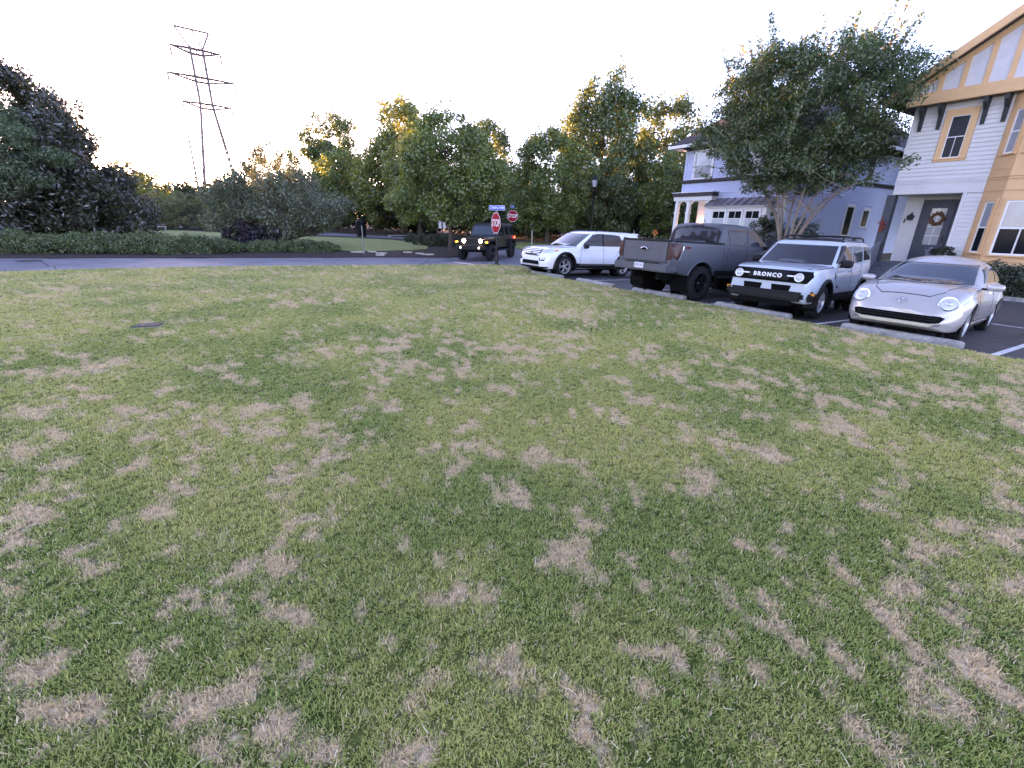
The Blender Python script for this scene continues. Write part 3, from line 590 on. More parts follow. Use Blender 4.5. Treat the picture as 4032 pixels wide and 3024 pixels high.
# undergrowth in the shade of the wood: nobody could count it
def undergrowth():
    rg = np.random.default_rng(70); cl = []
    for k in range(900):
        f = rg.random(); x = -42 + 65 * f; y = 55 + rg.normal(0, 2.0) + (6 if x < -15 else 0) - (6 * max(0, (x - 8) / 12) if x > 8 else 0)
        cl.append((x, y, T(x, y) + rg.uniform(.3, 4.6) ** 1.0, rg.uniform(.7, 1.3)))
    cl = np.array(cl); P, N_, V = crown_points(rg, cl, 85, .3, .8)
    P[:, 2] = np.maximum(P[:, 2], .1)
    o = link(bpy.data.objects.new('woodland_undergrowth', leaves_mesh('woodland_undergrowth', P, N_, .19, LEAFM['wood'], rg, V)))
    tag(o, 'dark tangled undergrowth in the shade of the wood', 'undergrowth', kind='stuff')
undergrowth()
def far_wood():
    rg = np.random.default_rng(71); cl = []
    for a0, a1, n in ((-18, 104, 620), (-104, -50, 260)):  # out-of-view left arc and right end added to block horizon glow in reflections
        for k in range(n):
            a = R(rg.uniform(a0, a1)); d = rg.uniform(112, 128); x, y = d * math.sin(a), d * math.cos(a)
            top = 6.5 + 2.5 * math.sin(a * 23) + 1.5 * math.sin(a * 57)
            cl.append((x, y, .8 + rg.random() ** .8 * top, rg.uniform(1.6, 2.8)))
    cl = np.array(cl); P, N_, V = crown_points(rg, cl, 60, .3, .85); P[:, 2] = np.maximum(P[:, 2], .1)
    o = link(bpy.data.objects.new('far_woodland', leaves_mesh('far_woodland', P, N_, .5, LEAFM['tall'], rg, V)))
    tag(o, 'belt of woodland far behind the houses and street, extended unseen to both sides against horizon glow', 'woodland', kind='stuff')
far_wood()
# hedge of loose shrubs along the street
hx = [(-27.6, 21.6), (-25.9, 22.3), (-24.2, 22.8), (-22.4, 23.2), (-20.7, 23.7), (-19.1, 24.1), (-17.6, 24.5), (-16.2, 25.0)]
hl = ['hedge shrub mostly cut off by the left picture edge', 'leftmost full shrub of the long street hedge', 'third shrub from the left in the street hedge', 'hedge shrub in front of the magnolia middle', 'hedge shrub below the right edge of the magnolia', 'hedge shrub in front of the blue spruce', 'hedge shrub in front of the clipped evergreens', 'last shrub at the right end of the long hedge']
for i, (x, y) in enumerate(hx):
    tree('hedge_shrub', hl[i], x, y, .05, 1.0 - .03 * i, sc(DOME, 1.2), 70, .34, 190, .036, 'hedge', .04, 80 + i, 'street hedge shrubs', cat='shrub', surf=.6, lump=.3)
lx = [(-14.4, 26.2, .55), (-13.2, 26.5, .6), (-12.1, 26.8, .55), (-11.1, 27.1, .45)]
ll = ['low shrub by the street, leftmost of four', 'low shrub by the street, second of four from left', 'low shrub by the street, third of four from left', 'low shrub by the street, rightmost and smallest of four']
for i, (x, y, h) in enumerate(lx):
    tree('low_shrub', ll[i], x, y, .03, h, sc(DOME, .8), 40, .25, 150, .034, 'hedge', .03, 90 + i, 'low street shrubs', cat='shrub', surf=.6, lump=.3)
bx = [(-6.75, 34.1, .55), (-5.9, 33.6, .58), (-5.05, 33.7, .56), (-4.3, 34.3, .52), (-7.9, 36.4, .5), (-7.0, 36.1, .5), (-6.1, 35.8, .48), (-5.3, 35.9, .48), (-8.3, 37.8, .48)]
bl = ['boxwood ball at front left of the clump', 'boxwood ball second from left in the front row', 'boxwood ball left of the maple trunk', 'boxwood ball right behind the maple trunk', 'boxwood ball at the left end of the back row', 'boxwood ball second from left in the back row', 'boxwood ball in the middle of the back row', 'boxwood ball below the white sign', 'rearmost boxwood ball, nearest the back street']
for i, (x, y, r) in enumerate(bx):
    tree('boxwood', bl[i], x, y, .0, r * 1.35, [(0, .8 * r), (.35, r * 1.1), (.7, .85 * r), (1, .2 * r)], 46, .15, 70, .03, 'box', .03, 100 + i, 'boxwoods on the mulch bed', cat='shrub', surf=.8, lump=.05)

# ------------------------------------------------------------------ the big crape myrtle by the houses
def big_crape():
    rg = np.random.default_rng(200); bx_, by_, _ = W(.05, 13.4)
    t = thing('crape_myrtle', 'large multi stemmed crape myrtle between the two houses with sunlit top', 'tree', (bx_, by_, -.18))
    mb = MB(); tips = []
    for k in range(8):
        a = k * 6.283 / 8 + rg.normal(0, .2); sp_ = rg.uniform(.25, 1.0)
        p = Vector((.13 * math.cos(a), .13 * math.sin(a), -.1)); pts = [p]; rad = [rg.uniform(.085, .13)]
        d = Vector((math.cos(a) * sp_ * .2, math.sin(a) * sp_ * .2, 1)).normalized()
        L = 0
        for s in range(9):
            d = (d + Vector((math.cos(a), math.sin(a), 0)) * (.05 + .03 * s) * sp_ + Vector(rg.normal(0, .07, 3))).normalized()
            p = p + d * .62; pts.append(p.copy()); rad.append(max(.014, rad[-1] * .84))
            if s >= 4:
                for q in range(2):
                    aa = rg.uniform(0, 6.283); e = p + Vector((math.cos(aa), math.sin(aa), rg.uniform(.1, .9))).normalized() * rg.uniform(.8, 1.9)
                    mb.tube([p, p.lerp(e, .5) + Vector(rg.normal(0, .1, 3)), e], [rad[-1] * .6, rad[-1] * .4, .008], 5, False); tips.append(e)
        mb.tube(pts, rad, 7)
    mb.build('trunk', LEAFM['bark_pale'], t)
    # envelope: row-frame (u,v) widths by height
    prof = [(0, 1.2), (.1, 2.3), (.28, 3.3), (.5, 3.85), (.72, 4.0), (.88, 3.6), (1, 2.5)]
    cl = profile_clumps(rg, 430, 3.9, 9.4, prof, .58, .45, .3)
    cl[:, 0] *= 1.0; cl[:, 1] *= .85
    ca, sa = math.cos(ROWANG), math.sin(ROWANG)
    cu = cl.copy(); cl[:, 0] = cu[:, 0] * ca - cu[:, 1] * sa - .55 * UX; cl[:, 1] = cu[:, 0] * sa + cu[:, 1] * ca - .55 * UY
    cl = np.concatenate([cl, np.array([[e.x, e.y, e.z, .42] for e in tips if e.z > 3.7])])
    P, N_, V = crown_points(rg, cl, 190, .3, .75)
    # long upright shoots at the top and outer right
    sh_p, sh_n, sh_v = [], [], []; mb2 = MB()
    for k in range(170):
        a = rg.uniform(0, 6.283); rr = 3.4 * math.sqrt(rg.random()); s = Vector((rr * math.cos(a) - .35, rr * math.sin(a) + .4, rg.uniform(7.8, 9.3)))
        d = Vector((math.cos(a) * rr * .13, math.sin(a) * rr * .13, 1)).normalized(); L = rg.uniform(.4, 1.1)
        e = s + d * L; mb2.tube([s, e], [.012, .004], 3, False)
        kk = int(40 * L); f = rg.random(kk) ** .8
        sh_p.append(np.array(s) + np.outer(f, np.array(d) * L) + rg.normal(0, .05, (kk, 3))); sh_n.append(unit(rg, kk)); sh_v.append(np.clip(rg.normal(.65, .15, kk) + .33 * (rg.random() < .35), 0, 1))  # some shoots are pushed up to the painted sunlight colour
    for k in range(60):
        a = rg.uniform(0, 6.283); z = rg.uniform(4.2, 7); rr = 3.4; s = Vector((rr * math.cos(a) - .35, rr * math.sin(a) + .4, z)); d = Vector((math.cos(a), math.sin(a), rg.uniform(.2, .9))).normalized(); L = rg.uniform(.5, 1.2)
        mb2.tube([s, s + d * L], [.012, .004], 3, False); kk = int(24 * L); f = rg.random(kk)
        sh_p.append(np.array(s) + np.outer(f, np.array(d) * L) + rg.normal(0, .05, (kk, 3))); sh_n.append(unit(rg, kk)); sh_v.append(np.clip(rg.normal(.6, .15, kk), 0, 1))
    tag(mb2.build('twigs', LEAFM['bark_pale'], t), kind='stuff')
    P = np.concatenate([P] + sh_p); N_ = np.concatenate([N_] + sh_n); V = np.concatenate([V] + sh_v)
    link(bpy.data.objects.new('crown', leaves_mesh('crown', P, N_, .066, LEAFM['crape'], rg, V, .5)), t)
big_crape()

# ================================================================== VEHICLES
def paint(name, col, metal=.0, rough=.32, coat=1.0):
    return mat(name, col, rough, metal=metal, coat=coat, var=.03, vscale=3)
VM = {
 'white': paint('white_paint', (.86, .87, .9)), 'grey': mat('grey_paint', (.075, .085, .102), .4, spec=.42, var=.06, vscale=3), 'pale': paint('pale_grey_paint', (.46, .53, .61)),
 'beige': paint('champagne_paint', (.5, .47, .46), .3, .33), 'black': paint('black_paint', (.004, .004, .005), 0, .4, .45),
 'glass': mat('tinted_glass', (.012, .014, .018), .04, spec=.6, coat=.3), 'glass_clear': mat('car_glass', (.03, .045, .06), .05, spec=.7, coat=.5),
 'rubber': mat('tyre_rubber', (.008, .008, .009), .85, var=.2, vscale=30, bump=.4, bscale=90), 'plastic': mat('black_plastic', (.008, .008, .009), .6, spec=.3, bump=.2, bscale=300),
 'dark': mat('dark_recess', (.002, .002, .0025), .9, spec=.2), 'chrome': mat('chrome', (.8, .81, .83), .15, metal=.9), 'alloy': mat('alloy', (.6, .6, .62), .32, metal=.55),
 'alloy_dark': mat('dark_alloy', (.05, .05, .055), .35, metal=.8), 'lamp': mat('headlamp_lens', (.55, .58, .62), .08, spec=.8, coat=1), 'lamp_ring': mat('lamp_ring', (.8, .82, .85), .25),
 'red': mat('red_lens', (.16, .008, .008), .12, coat=1), 'reddark': mat('smoked_red_lens', (.045, .005, .007), .25, spec=.35), 'amber': mat('amber_lens', (.8, .25, .02), .2, coat=1),
 'amber_on': mat('amber_lamp_lit', (.9, .35, .03), .3, emit=(1, .38, .03), estr=1.1), 'head_on': mat('headlamp_lit', (1, .95, .8), .3, emit=(1, .86, .6), estr=5), 'fog_on': mat('fog_lamp_lit', (1, .95, .8), .3, emit=(1, .9, .75), estr=1.6),
 'red_on': mat('tail_lamp_lit', (.9, .1, .05), .3, emit=(1, .12, .05), estr=1.2), 'plate': mat('licence_plate', (.62, .64, .68), .4, var=.15, vscale=25), 'tan': mat('tan_interior', (.36, .26, .19), .7),
 'under': mat('underbody', (.004, .004, .004), .9, spec=.2), 'letter': mat('white_lettering', (.82, .83, .85), .35), 'seam': mat('panel_gap', (.02, .02, .022), .8)}
def interp(keys, x):
    xs = [k[0] for k in keys]; ys = [k[1] for k in keys]
    return np.interp(x, xs, ys)
def smooth_keys(keys, xs, it=3):
    d = np.interp(xs, [k[0] for k in keys], [k[1] for k in keys])
    for _ in range(it): d = np.concatenate([[d[0]], .25 * d[:-2] + .5 * d[1:-1] + .25 * d[2:], [d[-1]]])
    return d
def ring_half(w, zb, zt, rs, rb, tuck, tt, crown):
    """half section (y>=0) from bottom centre to top centre"""
    h = zt - zb; rs = min(rs, h * .45, w * .5); rb = min(rb, h * .3)
    P = [(0, zb), (w * .5, zb)]
    w1 = w * (1 - tuck)
    for k in range(4):
        a = math.pi / 2 * k / 3; P.append((w1 - rb + rb * math.sin(a), zb + rb - rb * math.cos(a)))
    for k in range(1, 8):
        t = k / 8; f = 1 - tuck * max(0, 1 - t / .42) ** 2 if t < .42 else 1 - tt * ((t - .42) / .58) ** 2
        P.append((w * f, zb + rb + (h - rb - rs) * t))
    w2 = w * (1 - tt)
    for k in range(6):
        a = math.pi / 2 * k / 5; P.append((w2 - rs + rs * math.cos(a), zt - rs + rs * math.sin(a)))
    for f in (.66, .33, 0): P.append(((w2 - rs) * f, zt + crown * (1 - f * f)))
    return P
def loft_body(xs, w, zb, zt, rs=.09, rb=.05, tuck=.06, tt=.05, crown=.02):
    vs, fs = [], []; n = None
    for i, x in enumerate(xs):
        g = lambda q: q[i] if isinstance(q, np.ndarray) else q
        H = ring_half(w[i], zb[i], zt[i], g(rs), g(rb), g(tuck), g(tt), g(crown)); ring = [(x, y, z) for y, z in H] + [(x, -y, z) for y, z in H[-2:0:-1]]
        n = len(ring); vs += ring
    for i in range(len(xs) - 1):
        for j in range(n):
            j2 = (j + 1) % n; fs.append((i * n + j, i * n + j2, (i + 1) * n + j2, (i + 1) * n + j))
    fs.append(tuple(reversed(range(n)))); fs.append(tuple((len(xs) - 1) * n + j for j in range(n)))
    return vs, fs
def rrect(xf, xr, w, rf, rr, n=7, bow=.05):
    """plan outline of a cabin level: front at +x, bowed front glass"""
    P = []
    for cx, cy, r, a0 in ((xf, w, rf, 0), (xr, w, rr, math.pi / 2), (xr, -w, rr, math.pi), (xf, -w, rf, 3 * math.pi / 2)):
        sx = -1 if cx == xf else 1; sy = -1 if cy > 0 else 1
        ox, oy = cx + sx * r, cy + sy * r
        for k in range(n):
            a = a0 + math.pi / 2 * k / (n - 1); P.append((ox + r * math.cos(a), oy + r * math.sin(a)))
    # bow front and rear
    out = []
    k = len(P)
    Q = []
    for i in range(k):
        a = P[i]; b = P[(i + 1) % k]; Q.append(a)
        L = math.hypot(b[0] - a[0], b[1] - a[1])
        m = max(1, int(round(L / .18)))
        m = 5 if i % n == n - 1 and m >= 1 else 1
        for q in range(1, m): Q.append((a[0] + (b[0] - a[0]) * q / m, a[1] + (b[1] - a[1]) * q / m))
    for x, y in Q:
        f = 1 - (y / max(w, .01)) ** 2
        if x > (xf + xr) / 2: x += bow * max(0, f)
        else: x -= bow * .6 * max(0, f)
        out.append((x, y))
    return out
def loft_cabin(levels, crown=.03):
    """levels: (z, xf, xr, w, rf, rr, bow)"""
    vs, fs = [], []; n = None
    for z, xf, xr, w, rf, rr, bow in levels:
        o = rrect(xf, xr, w, rf, rr, bow=bow); n = len(o); vs += [(x, y, z) for x, y in o]
    last = levels[-1]; cx = (last[1] + last[2]) / 2; top = vs[-n:]; m = len(levels)
    for f, dz in ((.8, crown * .45), (.5, crown * .8), (.2, crown)):
        vs += [(cx + (x - cx) * f, y * f, z + dz) for x, y, z in top]; m += 1
    for i in range(m - 1):
        for j in range(n):
            j2 = (j + 1) % n; fs.append((i * n + j, i * n + j2, (i + 1) * n + j2, (i + 1) * n + j))
    fs.append(tuple(reversed(range(n)))); fs.append(tuple((m - 1) * n + j for j in range(n)))
    return vs, fs
class Car:
    def __init__(s, name, label, cat='car'):
        s.t = thing(name, label, cat); s.bv = []; s.bf = []
    def solid(s, vs, fs, m, cuts=(), name='body'):
        mb = MB(); mb.add(vs, fs); me = mb.mesh(name, m); o = bpy.data.objects.new(name, me); COL.objects.link(o)
        tmp = []
        for (x, z, r, y0, y1) in cuts:
            for sg in (-1, 1):
                cb = MB(); n = 28
                prof = [(x + r * math.cos(2 * math.pi * k / n), z + r * math.sin(2 * math.pi * k / n)) for k in range(n)]
                cb.prism(prof, 'y', sg * y0, sg * y1); co = cb.build('cut', None, None, False); tmp.append(co)
                md = o.modifiers.new('c', 'BOOLEAN'); md.object = co; md.operation = 'DIFFERENCE'; md.solver = 'EXACT'
        if cuts:
            dg = bpy.context.evaluated_depsgraph_get(); dg.update()
            me2 = bpy.data.meshes.new_from_object(o.evaluated_get(dg)); o.modifiers.clear(); o.data = me2; smooth_by_angle(me2, 32)
            for c in tmp: bpy.data.objects.remove(c)
            me2.materials.clear(); me2.materials.append(m)
        o.parent = s.t
        k = len(s.bv); me = o.data
        s.bv += [v.co.copy() for v in me.vertices]; s.bf += [tuple(i + k for i in p.vertices) for p in me.polygons]
        return o
    def ready(s): s.tree = BVHTree.FromPolygons(s.bv, s.bf)
    def decal(s, name, view, poly, m, off=.012, cell=.05, parent=None, mirror=True, thick=.02, label=None):
        """polygon drawn in a view (L side: x,z / F,B: y,z / T: x,y) laid on the body surface as a thin panel"""
        objs = []
        sides = (1, -1) if view == 'L' and mirror else (1,)
        if view in 'FB' and mirror == 'pair': sides = (1, -1)
        for sg in sides:
            bm = bmesh.new(); f = bm.faces.new([bm.verts.new((a, b, 0)) for a, b in poly]); bmesh.ops.triangulate(bm, faces=[f])
            for ax in (0, 1):
                lo = min(p[ax] for p in poly); hi = max(p[ax] for p in poly); t = lo + cell
                while t < hi - .01:
                    co = [0, 0, 0]; no = [0, 0, 0]; co[ax] = t; no[ax] = 1
                    bmesh.ops.bisect_plane(bm, geom=bm.verts[:] + bm.edges[:] + bm.faces[:], dist=1e-5, plane_co=co, plane_no=no); t += cell
            for v in bm.verts:
                a, b = v.co.x, v.co.y
                if view == 'L': o, d = Vector((a, 3 * sg, b)), Vector((0, -sg, 0))
                elif view == 'F': o, d = Vector((4, a * sg, b)), Vector((-1, 0, 0))
                elif view == 'B': o, d = Vector((-4, a * sg, b)), Vector((1, 0, 0))
                else: o, d = Vector((a, b, 4)), Vector((0, 0, -1))
                h = s.tree.ray_cast(o, d, 8)
                if h[0] is None: h = s.tree.find_nearest(o + d * (3 - .9 if view == 'L' else 1.9))
                nn = h[1] if h[1].dot(d) < 0 else -h[1]
                v.co = h[0] + (nn * .5 - d * .5).normalized() * off
            be = [e for e in bm.edges if len(e.link_faces) == 1]; r = bmesh.ops.extrude_edge_only(bm, edges=be)
            dd = {'L': Vector((0, -sg, 0)), 'F': Vector((-1, 0, 0)), 'B': Vector((1, 0, 0)), 'T': Vector((0, 0, -1))}[view]
            for v in r['geom']:
                if isinstance(v, bmesh.types.BMVert): v.co += dd * thick
            bmesh.ops.recalc_face_normals(bm, faces=bm.faces[:])
            me = bpy.data.meshes.new(name); bm.to_mesh(me); bm.free(); me.materials.append(m); smooth_by_angle(me, 40)
            o = link(bpy.data.objects.new(name, me), parent or s.t); objs.append(o)
            if label: o['label'] = label
        return objs
    def part(s, name, mb, m, parent=None, smooth=True): return mb.build(name, m, parent or s.t, smooth)
    def wheels(s, xs, y, r, wd, rim, spokes, m_rim, proto=None, rimr=None, twin=True):
        rimr = rimr or r * .66; first = None
        for x in xs:
            for sg in (1, -1):
                e = empty('wheel', s.t, (x, y * sg, r), (0, 0, 0 if sg > 0 else math.pi))
                if first is None:
                    tb = MB(); h = wd / 2
                    tb.lathe([(rimr * .97, -h * .8), (rimr * 1.02, -h), (r * .9, -h * .98), (r * .975, -h * .82), (r, -h * .6), (r, -h * .22), (r * .985, -h * .2), (r * .985, -h * .12), (r, -h * .1), (r, h * .1), (r * .985, h * .12), (r * .985, h * .2), (r, h * .22), (r, h * .6), (r * .975, h * .82), (r * .9, h * .98), (rimr * 1.02, h), (rimr * .97, h * .8)], 40, 'y')
                    if wd > .29:      # chunky tread blocks
                        for k in range(30):
                            a = 2 * math.pi * k / 30
                            for sy in (-1, 1):
                                c = Vector((r * math.cos(a), sy * h * .72, r * math.sin(a))); tx = Vector((-math.sin(a), 0, math.cos(a))); nr = Vector((math.cos(a), 0, math.sin(a))); ay = Vector((0, 1, 0))
                                q = [c + tx * i * .022 + ay * j * h * .3 + nr * kk * .014 for i in (-1, 1) for j in (-1, 1) for kk in (-1, 1)]
                                tb.add(q, [(0, 1, 3, 2), (4, 6, 7, 5), (0, 4, 5, 1), (2, 3, 7, 6), (0, 2, 6, 4), (1, 5, 7, 3)])
                    ty = tb.build('tyre', VM['rubber'], e)
                    rb_ = MB(); rb_.lathe([(rimr, h * .78), (rimr * .95, h * .86), (rimr * .9, h * .6), (rimr * .88, -h * .5), (rimr * .3, -h * .5), (0, -h * .5)], 36, 'y')
                    dk = rb_.build('rim', m_rim if rim != 'dark' else VM['alloy_dark'], e)
                    sk = MB(); sk.lathe([(0, h * .74), (rimr * .13, h * .74), (rimr * .2, h * .6), (rimr * .2, h * .3)], 16, 'y')
                    for k in range(spokes):
                        offs = (-.16, .16) if twin else (0,)
                        for dof in offs:
                            a0 = 2 * math.pi * k / spokes; a1 = a0 + dof * 1.2
                            p0 = Vector((math.cos(a0) * rimr * .12, h * .55, math.sin(a0) * rimr * .12)); p1 = Vector((math.cos(a1) * rimr * .93, h * .7, math.sin(a1) * rimr * .93))
                            d = (p1 - p0).normalized(); sd_ = d.cross(Vector((0, 1, 0))); w0, w1 = rimr * (.1 if not twin else .06), rimr * (.12 if not twin else .05)
                            q = []
                            for p, ww in ((p0, w0), (p1, w1)):
                                for yy in (0, .03): q += [p + sd_ * ww - Vector((0, yy, 0)), p - sd_ * ww - Vector((0, yy, 0))]
                            sk.add(q, [(0, 1, 5, 4), (2, 6, 7, 3), (0, 4, 6, 2), (1, 3, 7, 5), (0, 2, 3, 1), (4, 5, 7, 6)])
                    sp_ = sk.build('spokes', m_rim, e)
                    bd = MB(); bd.lathe([(0, 0), (rimr * .86, 0), (rimr * .86, -.02)], 24, 'y'); bdo = bd.build('brake_disc', VM['dark'], e)
                    first = (ty, dk, sp_, bdo)
                else:
                    for q in first: c = q.copy(); link(c, e)
    def flares(s, xs, z, r0, r1, y0, y1, m, a0=-12, a1=192, name='wheel_arch'):
        for x in xs:
            for sg in (1, -1):
                f = MB(); f.lathe([(r0, y0 * sg), (r0, y1 * sg), ((r0 + r1) / 2, (y1 + .008) * sg), (r1, (y1 - .015) * sg), (r1, y0 * sg)], 26, 'y', (x, 0, z), (R(a0), R(a1)), True)
                s.part(name, f, m)
    def wells(s, xs, z, r, y0, y1):
        for x in xs:
            for sg in (1, -1):
                f = MB(); f.lathe([(r, y0 * sg), (r, y1 * sg)], 22, 'y', (x, 0, z), (R(-25), R(205))); f.lathe([(0, y0 * sg), (r, y0 * sg)], 22, 'y', (x, 0, z))
                s.part('wheel_well', f, VM['dark'])
    def mirrors(s, x, y, z, m, r=(.07, .11, .085), m2=None, arm=True):
        for sg in (1, -1):
            f = MB(); f.ell((x, sg * y, z), r, 14, 8, .7)
            o = s.part('wing_mirror', f, m)
            g = MB(); g.box(x - r[0] - .006, x - r[0] * .55, sg * y - r[1] * .75, sg * y + r[1] * .75, z - r[2] * .65, z + r[2] * .65); g.build('mirror_glass', VM['glass'], o)
            a = MB(); a.box(x - .03, x + .03, sg * (y - r[1] - .12), sg * (y - r[1] * .6), z - r[2] * .95, z - r[2] * .35); a.build('mirror_arm', VM['plastic'], o)
    def handles(s, xs, z, y, m, dz=.0):
        for x in xs:
            for sg in (1, -1):
                h = s.tree.ray_cast(Vector((x, 3 * sg, z)), Vector((0, -sg, 0)), 4); yy = h[0].y if h[0] else y * sg
                f = MB(); f.bbox(x - .1, x + .1, yy - .012, yy + .022 * sg if sg > 0 else yy + .012, z - .018, z + .018, .008) if sg > 0 else f.bbox(x - .1, x + .1, yy - .022, yy + .012, z - .018, z + .018, .008)
                s.part('door_handle', f, m)
    def disc(s, name, c, r, m, axis='x', depth=.03, parent=None, prof=None):
        f = MB(); f.lathe(prof or [(0, depth), (r * .8, depth * .85), (r, depth * .3), (r, -.03), (0, -.03)], 24, axis, c); return s.part(name, f, m, parent)
    def place(s, c, f, up):
        f = Vector(f).normalized(); up = Vector(up); l = up.cross(f).normalized(); up = f.cross(l)
        mw = Matrix(((f.x, l.x, up.x, c[0]), (f.y, l.y, up.y, c[1]), (f.z, l.z, up.z, c[2]), (0, 0, 0, 1))); s.t.matrix_world = mw
SLOPE = .037
def park(car, u, v, nose_in=True, yaw=0):
    """put the middle of the wheelbase at row position (u, v) on the sloping lot"""
    x, y, _ = W(u, v); z = T(x, y) + .003
    sg = -1 if nose_in else 1
    f = Matrix.Rotation(R(yaw), 3, 'Z') @ Vector((VX * sg, VY * sg, 0)); f.z = SLOPE * -sg
    up = Vector((VX * SLOPE, VY * SLOPE, 1)).normalized()
    car.place((x, y, z), f, up)
def seams(c, lines, m=None, w=.006, view='L'):
    for a, b in lines:
        dx, dy = b[0] - a[0], b[1] - a[1]; L = math.hypot(dx, dy); nx, ny = -dy / L * w, dx / L * w
        c.decal('panel_gap', view, [(a[0] + nx, a[1] + ny), (b[0] + nx, b[1] + ny), (b[0] - nx, b[1] - ny), (a[0] - nx, a[1] - ny)], m or VM['seam'], .003, .12, thick=.006)

# ------------------------------------------------------------------ white family SUV
def white_suv():
    c = Car('white_suv', 'white family SUV parked nose to the lawn beside the stop sign')
    xs = np.concatenate([np.linspace(-2.58, -2.3, 8), np.linspace(-2.2, 1.7, 22), np.linspace(1.8, 2.46, 12)])
    zt = smooth_keys([(-2.58, .98), (-2.5, 1.13), (-2.2, 1.17), (-1, 1.14), (.7, 1.1), (1.05, 1.12), (1.8, 1.07), (2.15, 1.02), (2.33, .96), (2.43, .84), (2.46, .76)], xs, 1)
    zb = smooth_keys([(-2.58, .6), (-2.45, .4), (-2.2, .33), (2.0, .29), (2.3, .27), (2.46, .34)], xs, 1)
    w = smooth_keys([(-2.58, .8), (-2.45, .9), (-2.2, .965), (-1.5, .99), (0, .985), (1.5, .99), (1.95, .955), (2.25, .87), (2.4, .77), (2.46, .7)], xs, 1)
    vs, fs = loft_body(xs, w, zb, zt, .1, .05, .055, .06, .03)
    c.solid(vs, fs, VM['white'], [(1.51, .4, .47, .62, 1.3), (-1.51, .4, .47, .62, 1.3)])
    vs, fs = loft_cabin([(1.03, 1.02, -2.5, .93, .12, .12, .16), (1.15, .88, -2.5, .915, .12, .12, .16), (1.35, .58, -2.46, .88, .12, .12, .13), (1.52, .32, -2.4, .83, .12, .12, .1), (1.62, .14, -2.36, .79, .12, .12, .08), (1.685, -.02, -2.32, .72, .13, .12, .06), (1.71, -.18, -2.28, .62, .14, .12, .04)], .03)
    c.solid(vs, fs, VM['white'], name='cabin')
    c.ready()
    c.decal('windshield', 'F', [(-.8, 1.13), (.8, 1.13), (.68, 1.6), (-.68, 1.6)], VM['glass'])
    c.decal('front_window', 'L', [(.7, 1.16), (.66, 1.24), (.16, 1.58), (-.02, 1.61), (-.3, 1.62), (-.3, 1.16)], VM['glass_clear'])
    c.decal('rear_window', 'L', [(-.42, 1.16), (-.42, 1.62), (-.9, 1.61), (-1.25, 1.58), (-1.45, 1.18)], VM['glass_clear'])
    c.decal('quarter_window', 'L', [(-1.64, 1.2), (-1.5, 1.56), (-2.2, 1.5), (-2.34, 1.23)], VM['glass'])
    c.decal('pillar_trim', 'L', [(-.31, 1.16), (-.31, 1.62), (-.41, 1.62), (-.41, 1.16)], VM['plastic'], .005)
    c.decal('tailgate_glass', 'B', [(-.7, 1.2), (.7, 1.2), (.6, 1.55), (-.6, 1.55)], VM['glass'])
    c.decal('tail_light', 'B', [(.5, .98), (.86, .98), (.86, 1.1), (.5, 1.08)], VM['red'], mirror='pair')
    c.decal('grille', 'F', [(-.56, .98), (.56, .98), (.6, .88), (.52, .74), (-.52, .74), (-.6, .88)], VM['dark'], .008)
    for z, h in ((.945, .014), (.885, .014), (.825, .014), (.77, .012)):
        c.decal('grille_bar', 'F', [(-.55, z - h), (.55, z - h), (.55, z + h), (-.55, z + h)], VM['chrome'], .02, thick=.03)
    c.decal('headlight', 'F', [(.58, .97), (.84, 1.0), (.9, .93), (.84, .86), (.66, .86)], VM['lamp'], .012, mirror='pair')
    c.decal('side_headlight', 'L', [(2.15, .98), (1.86, .99), (1.95, .91), (2.2, .87)], VM['lamp'], .01)
    c.decal('turn_signal', 'L', [(1.97, .99), (1.82, .985), (1.9, .925), (1.99, .92)], VM['amber'], .014)
    c.decal('fog_light_slot', 'F', [(.56, .66), (.8, .68), (.78, .57), (.6, .57)], VM['dark'], .01, mirror='pair')
    c.decal('fog_light_trim', 'F', [(.57, .64), (.79, .66), (.79, .63), (.575, .61)], VM['chrome'], .018, mirror='pair')
    c.decal('lower_grille', 'F', [(-.52, .56), (.52, .56), (.56, .42), (-.56, .42)], VM['dark'], .008)
    c.decal('skid_plate', 'F', [(-.58, .41), (.58, .41), (.54, .36), (-.54, .36)], VM['alloy'], .024, .035)
    c.decal('bumper_trim', 'F', [(-.85, .36), (.85, .36), (.8, .3), (-.8, .3)], VM['plastic'], .016, .035)
    e = c.disc('emblem', (2.475, 0, .885), .001, VM['chrome'], 'x', .02); e.data = MB().ell((2.475, 0, .885), (.02, .1, .042)).mesh('emblem', VM['chrome'])
    c.decal('rocker_trim', 'L', [(1.02, .5), (-1.02, .5), (-1.05, .33), (1.05, .33)], VM['plastic'], .012)
    c.decal('rocker_chrome', 'L', [(.86, .475), (-.86, .49), (-.86, .455), (.86, .44)], VM['chrome'], .02)
    c.flares((1.51, -1.51), .4, .455, .525, .75, 1.005, VM['plastic'], -14, 194)
    c.wells((1.51, -1.51), .4, .462, .6, .98)
    seams(c, [((.78, 1.12), (.82, .5)), ((-.36, 1.14), (-.38, .5)), ((-1.36, 1.14), (-1.02, .8)), ((1.05, .52), (.82, .5)), ((2.1, 1.03), (.95, 1.115))])
    c.handles((-.18, -1.12), .99, .98, VM['white'])
    c.mirrors(.62, 1.03, 1.14, VM['plastic'])
    for sg in (1, -1):
        f = MB(); f.tube([(-.1, sg * .68, 1.71), (-.2, sg * .68, 1.755), (-1.9, sg * .66, 1.755), (-2.05, sg * .66, 1.70)], .016, 6); c.part('roof_rail', f, VM['plastic'])
    f = MB(); f.bbox(-2.5, -2.2, -.66, .66, 1.655, 1.7, .015); c.part('roof_spoiler', f, VM['white'])
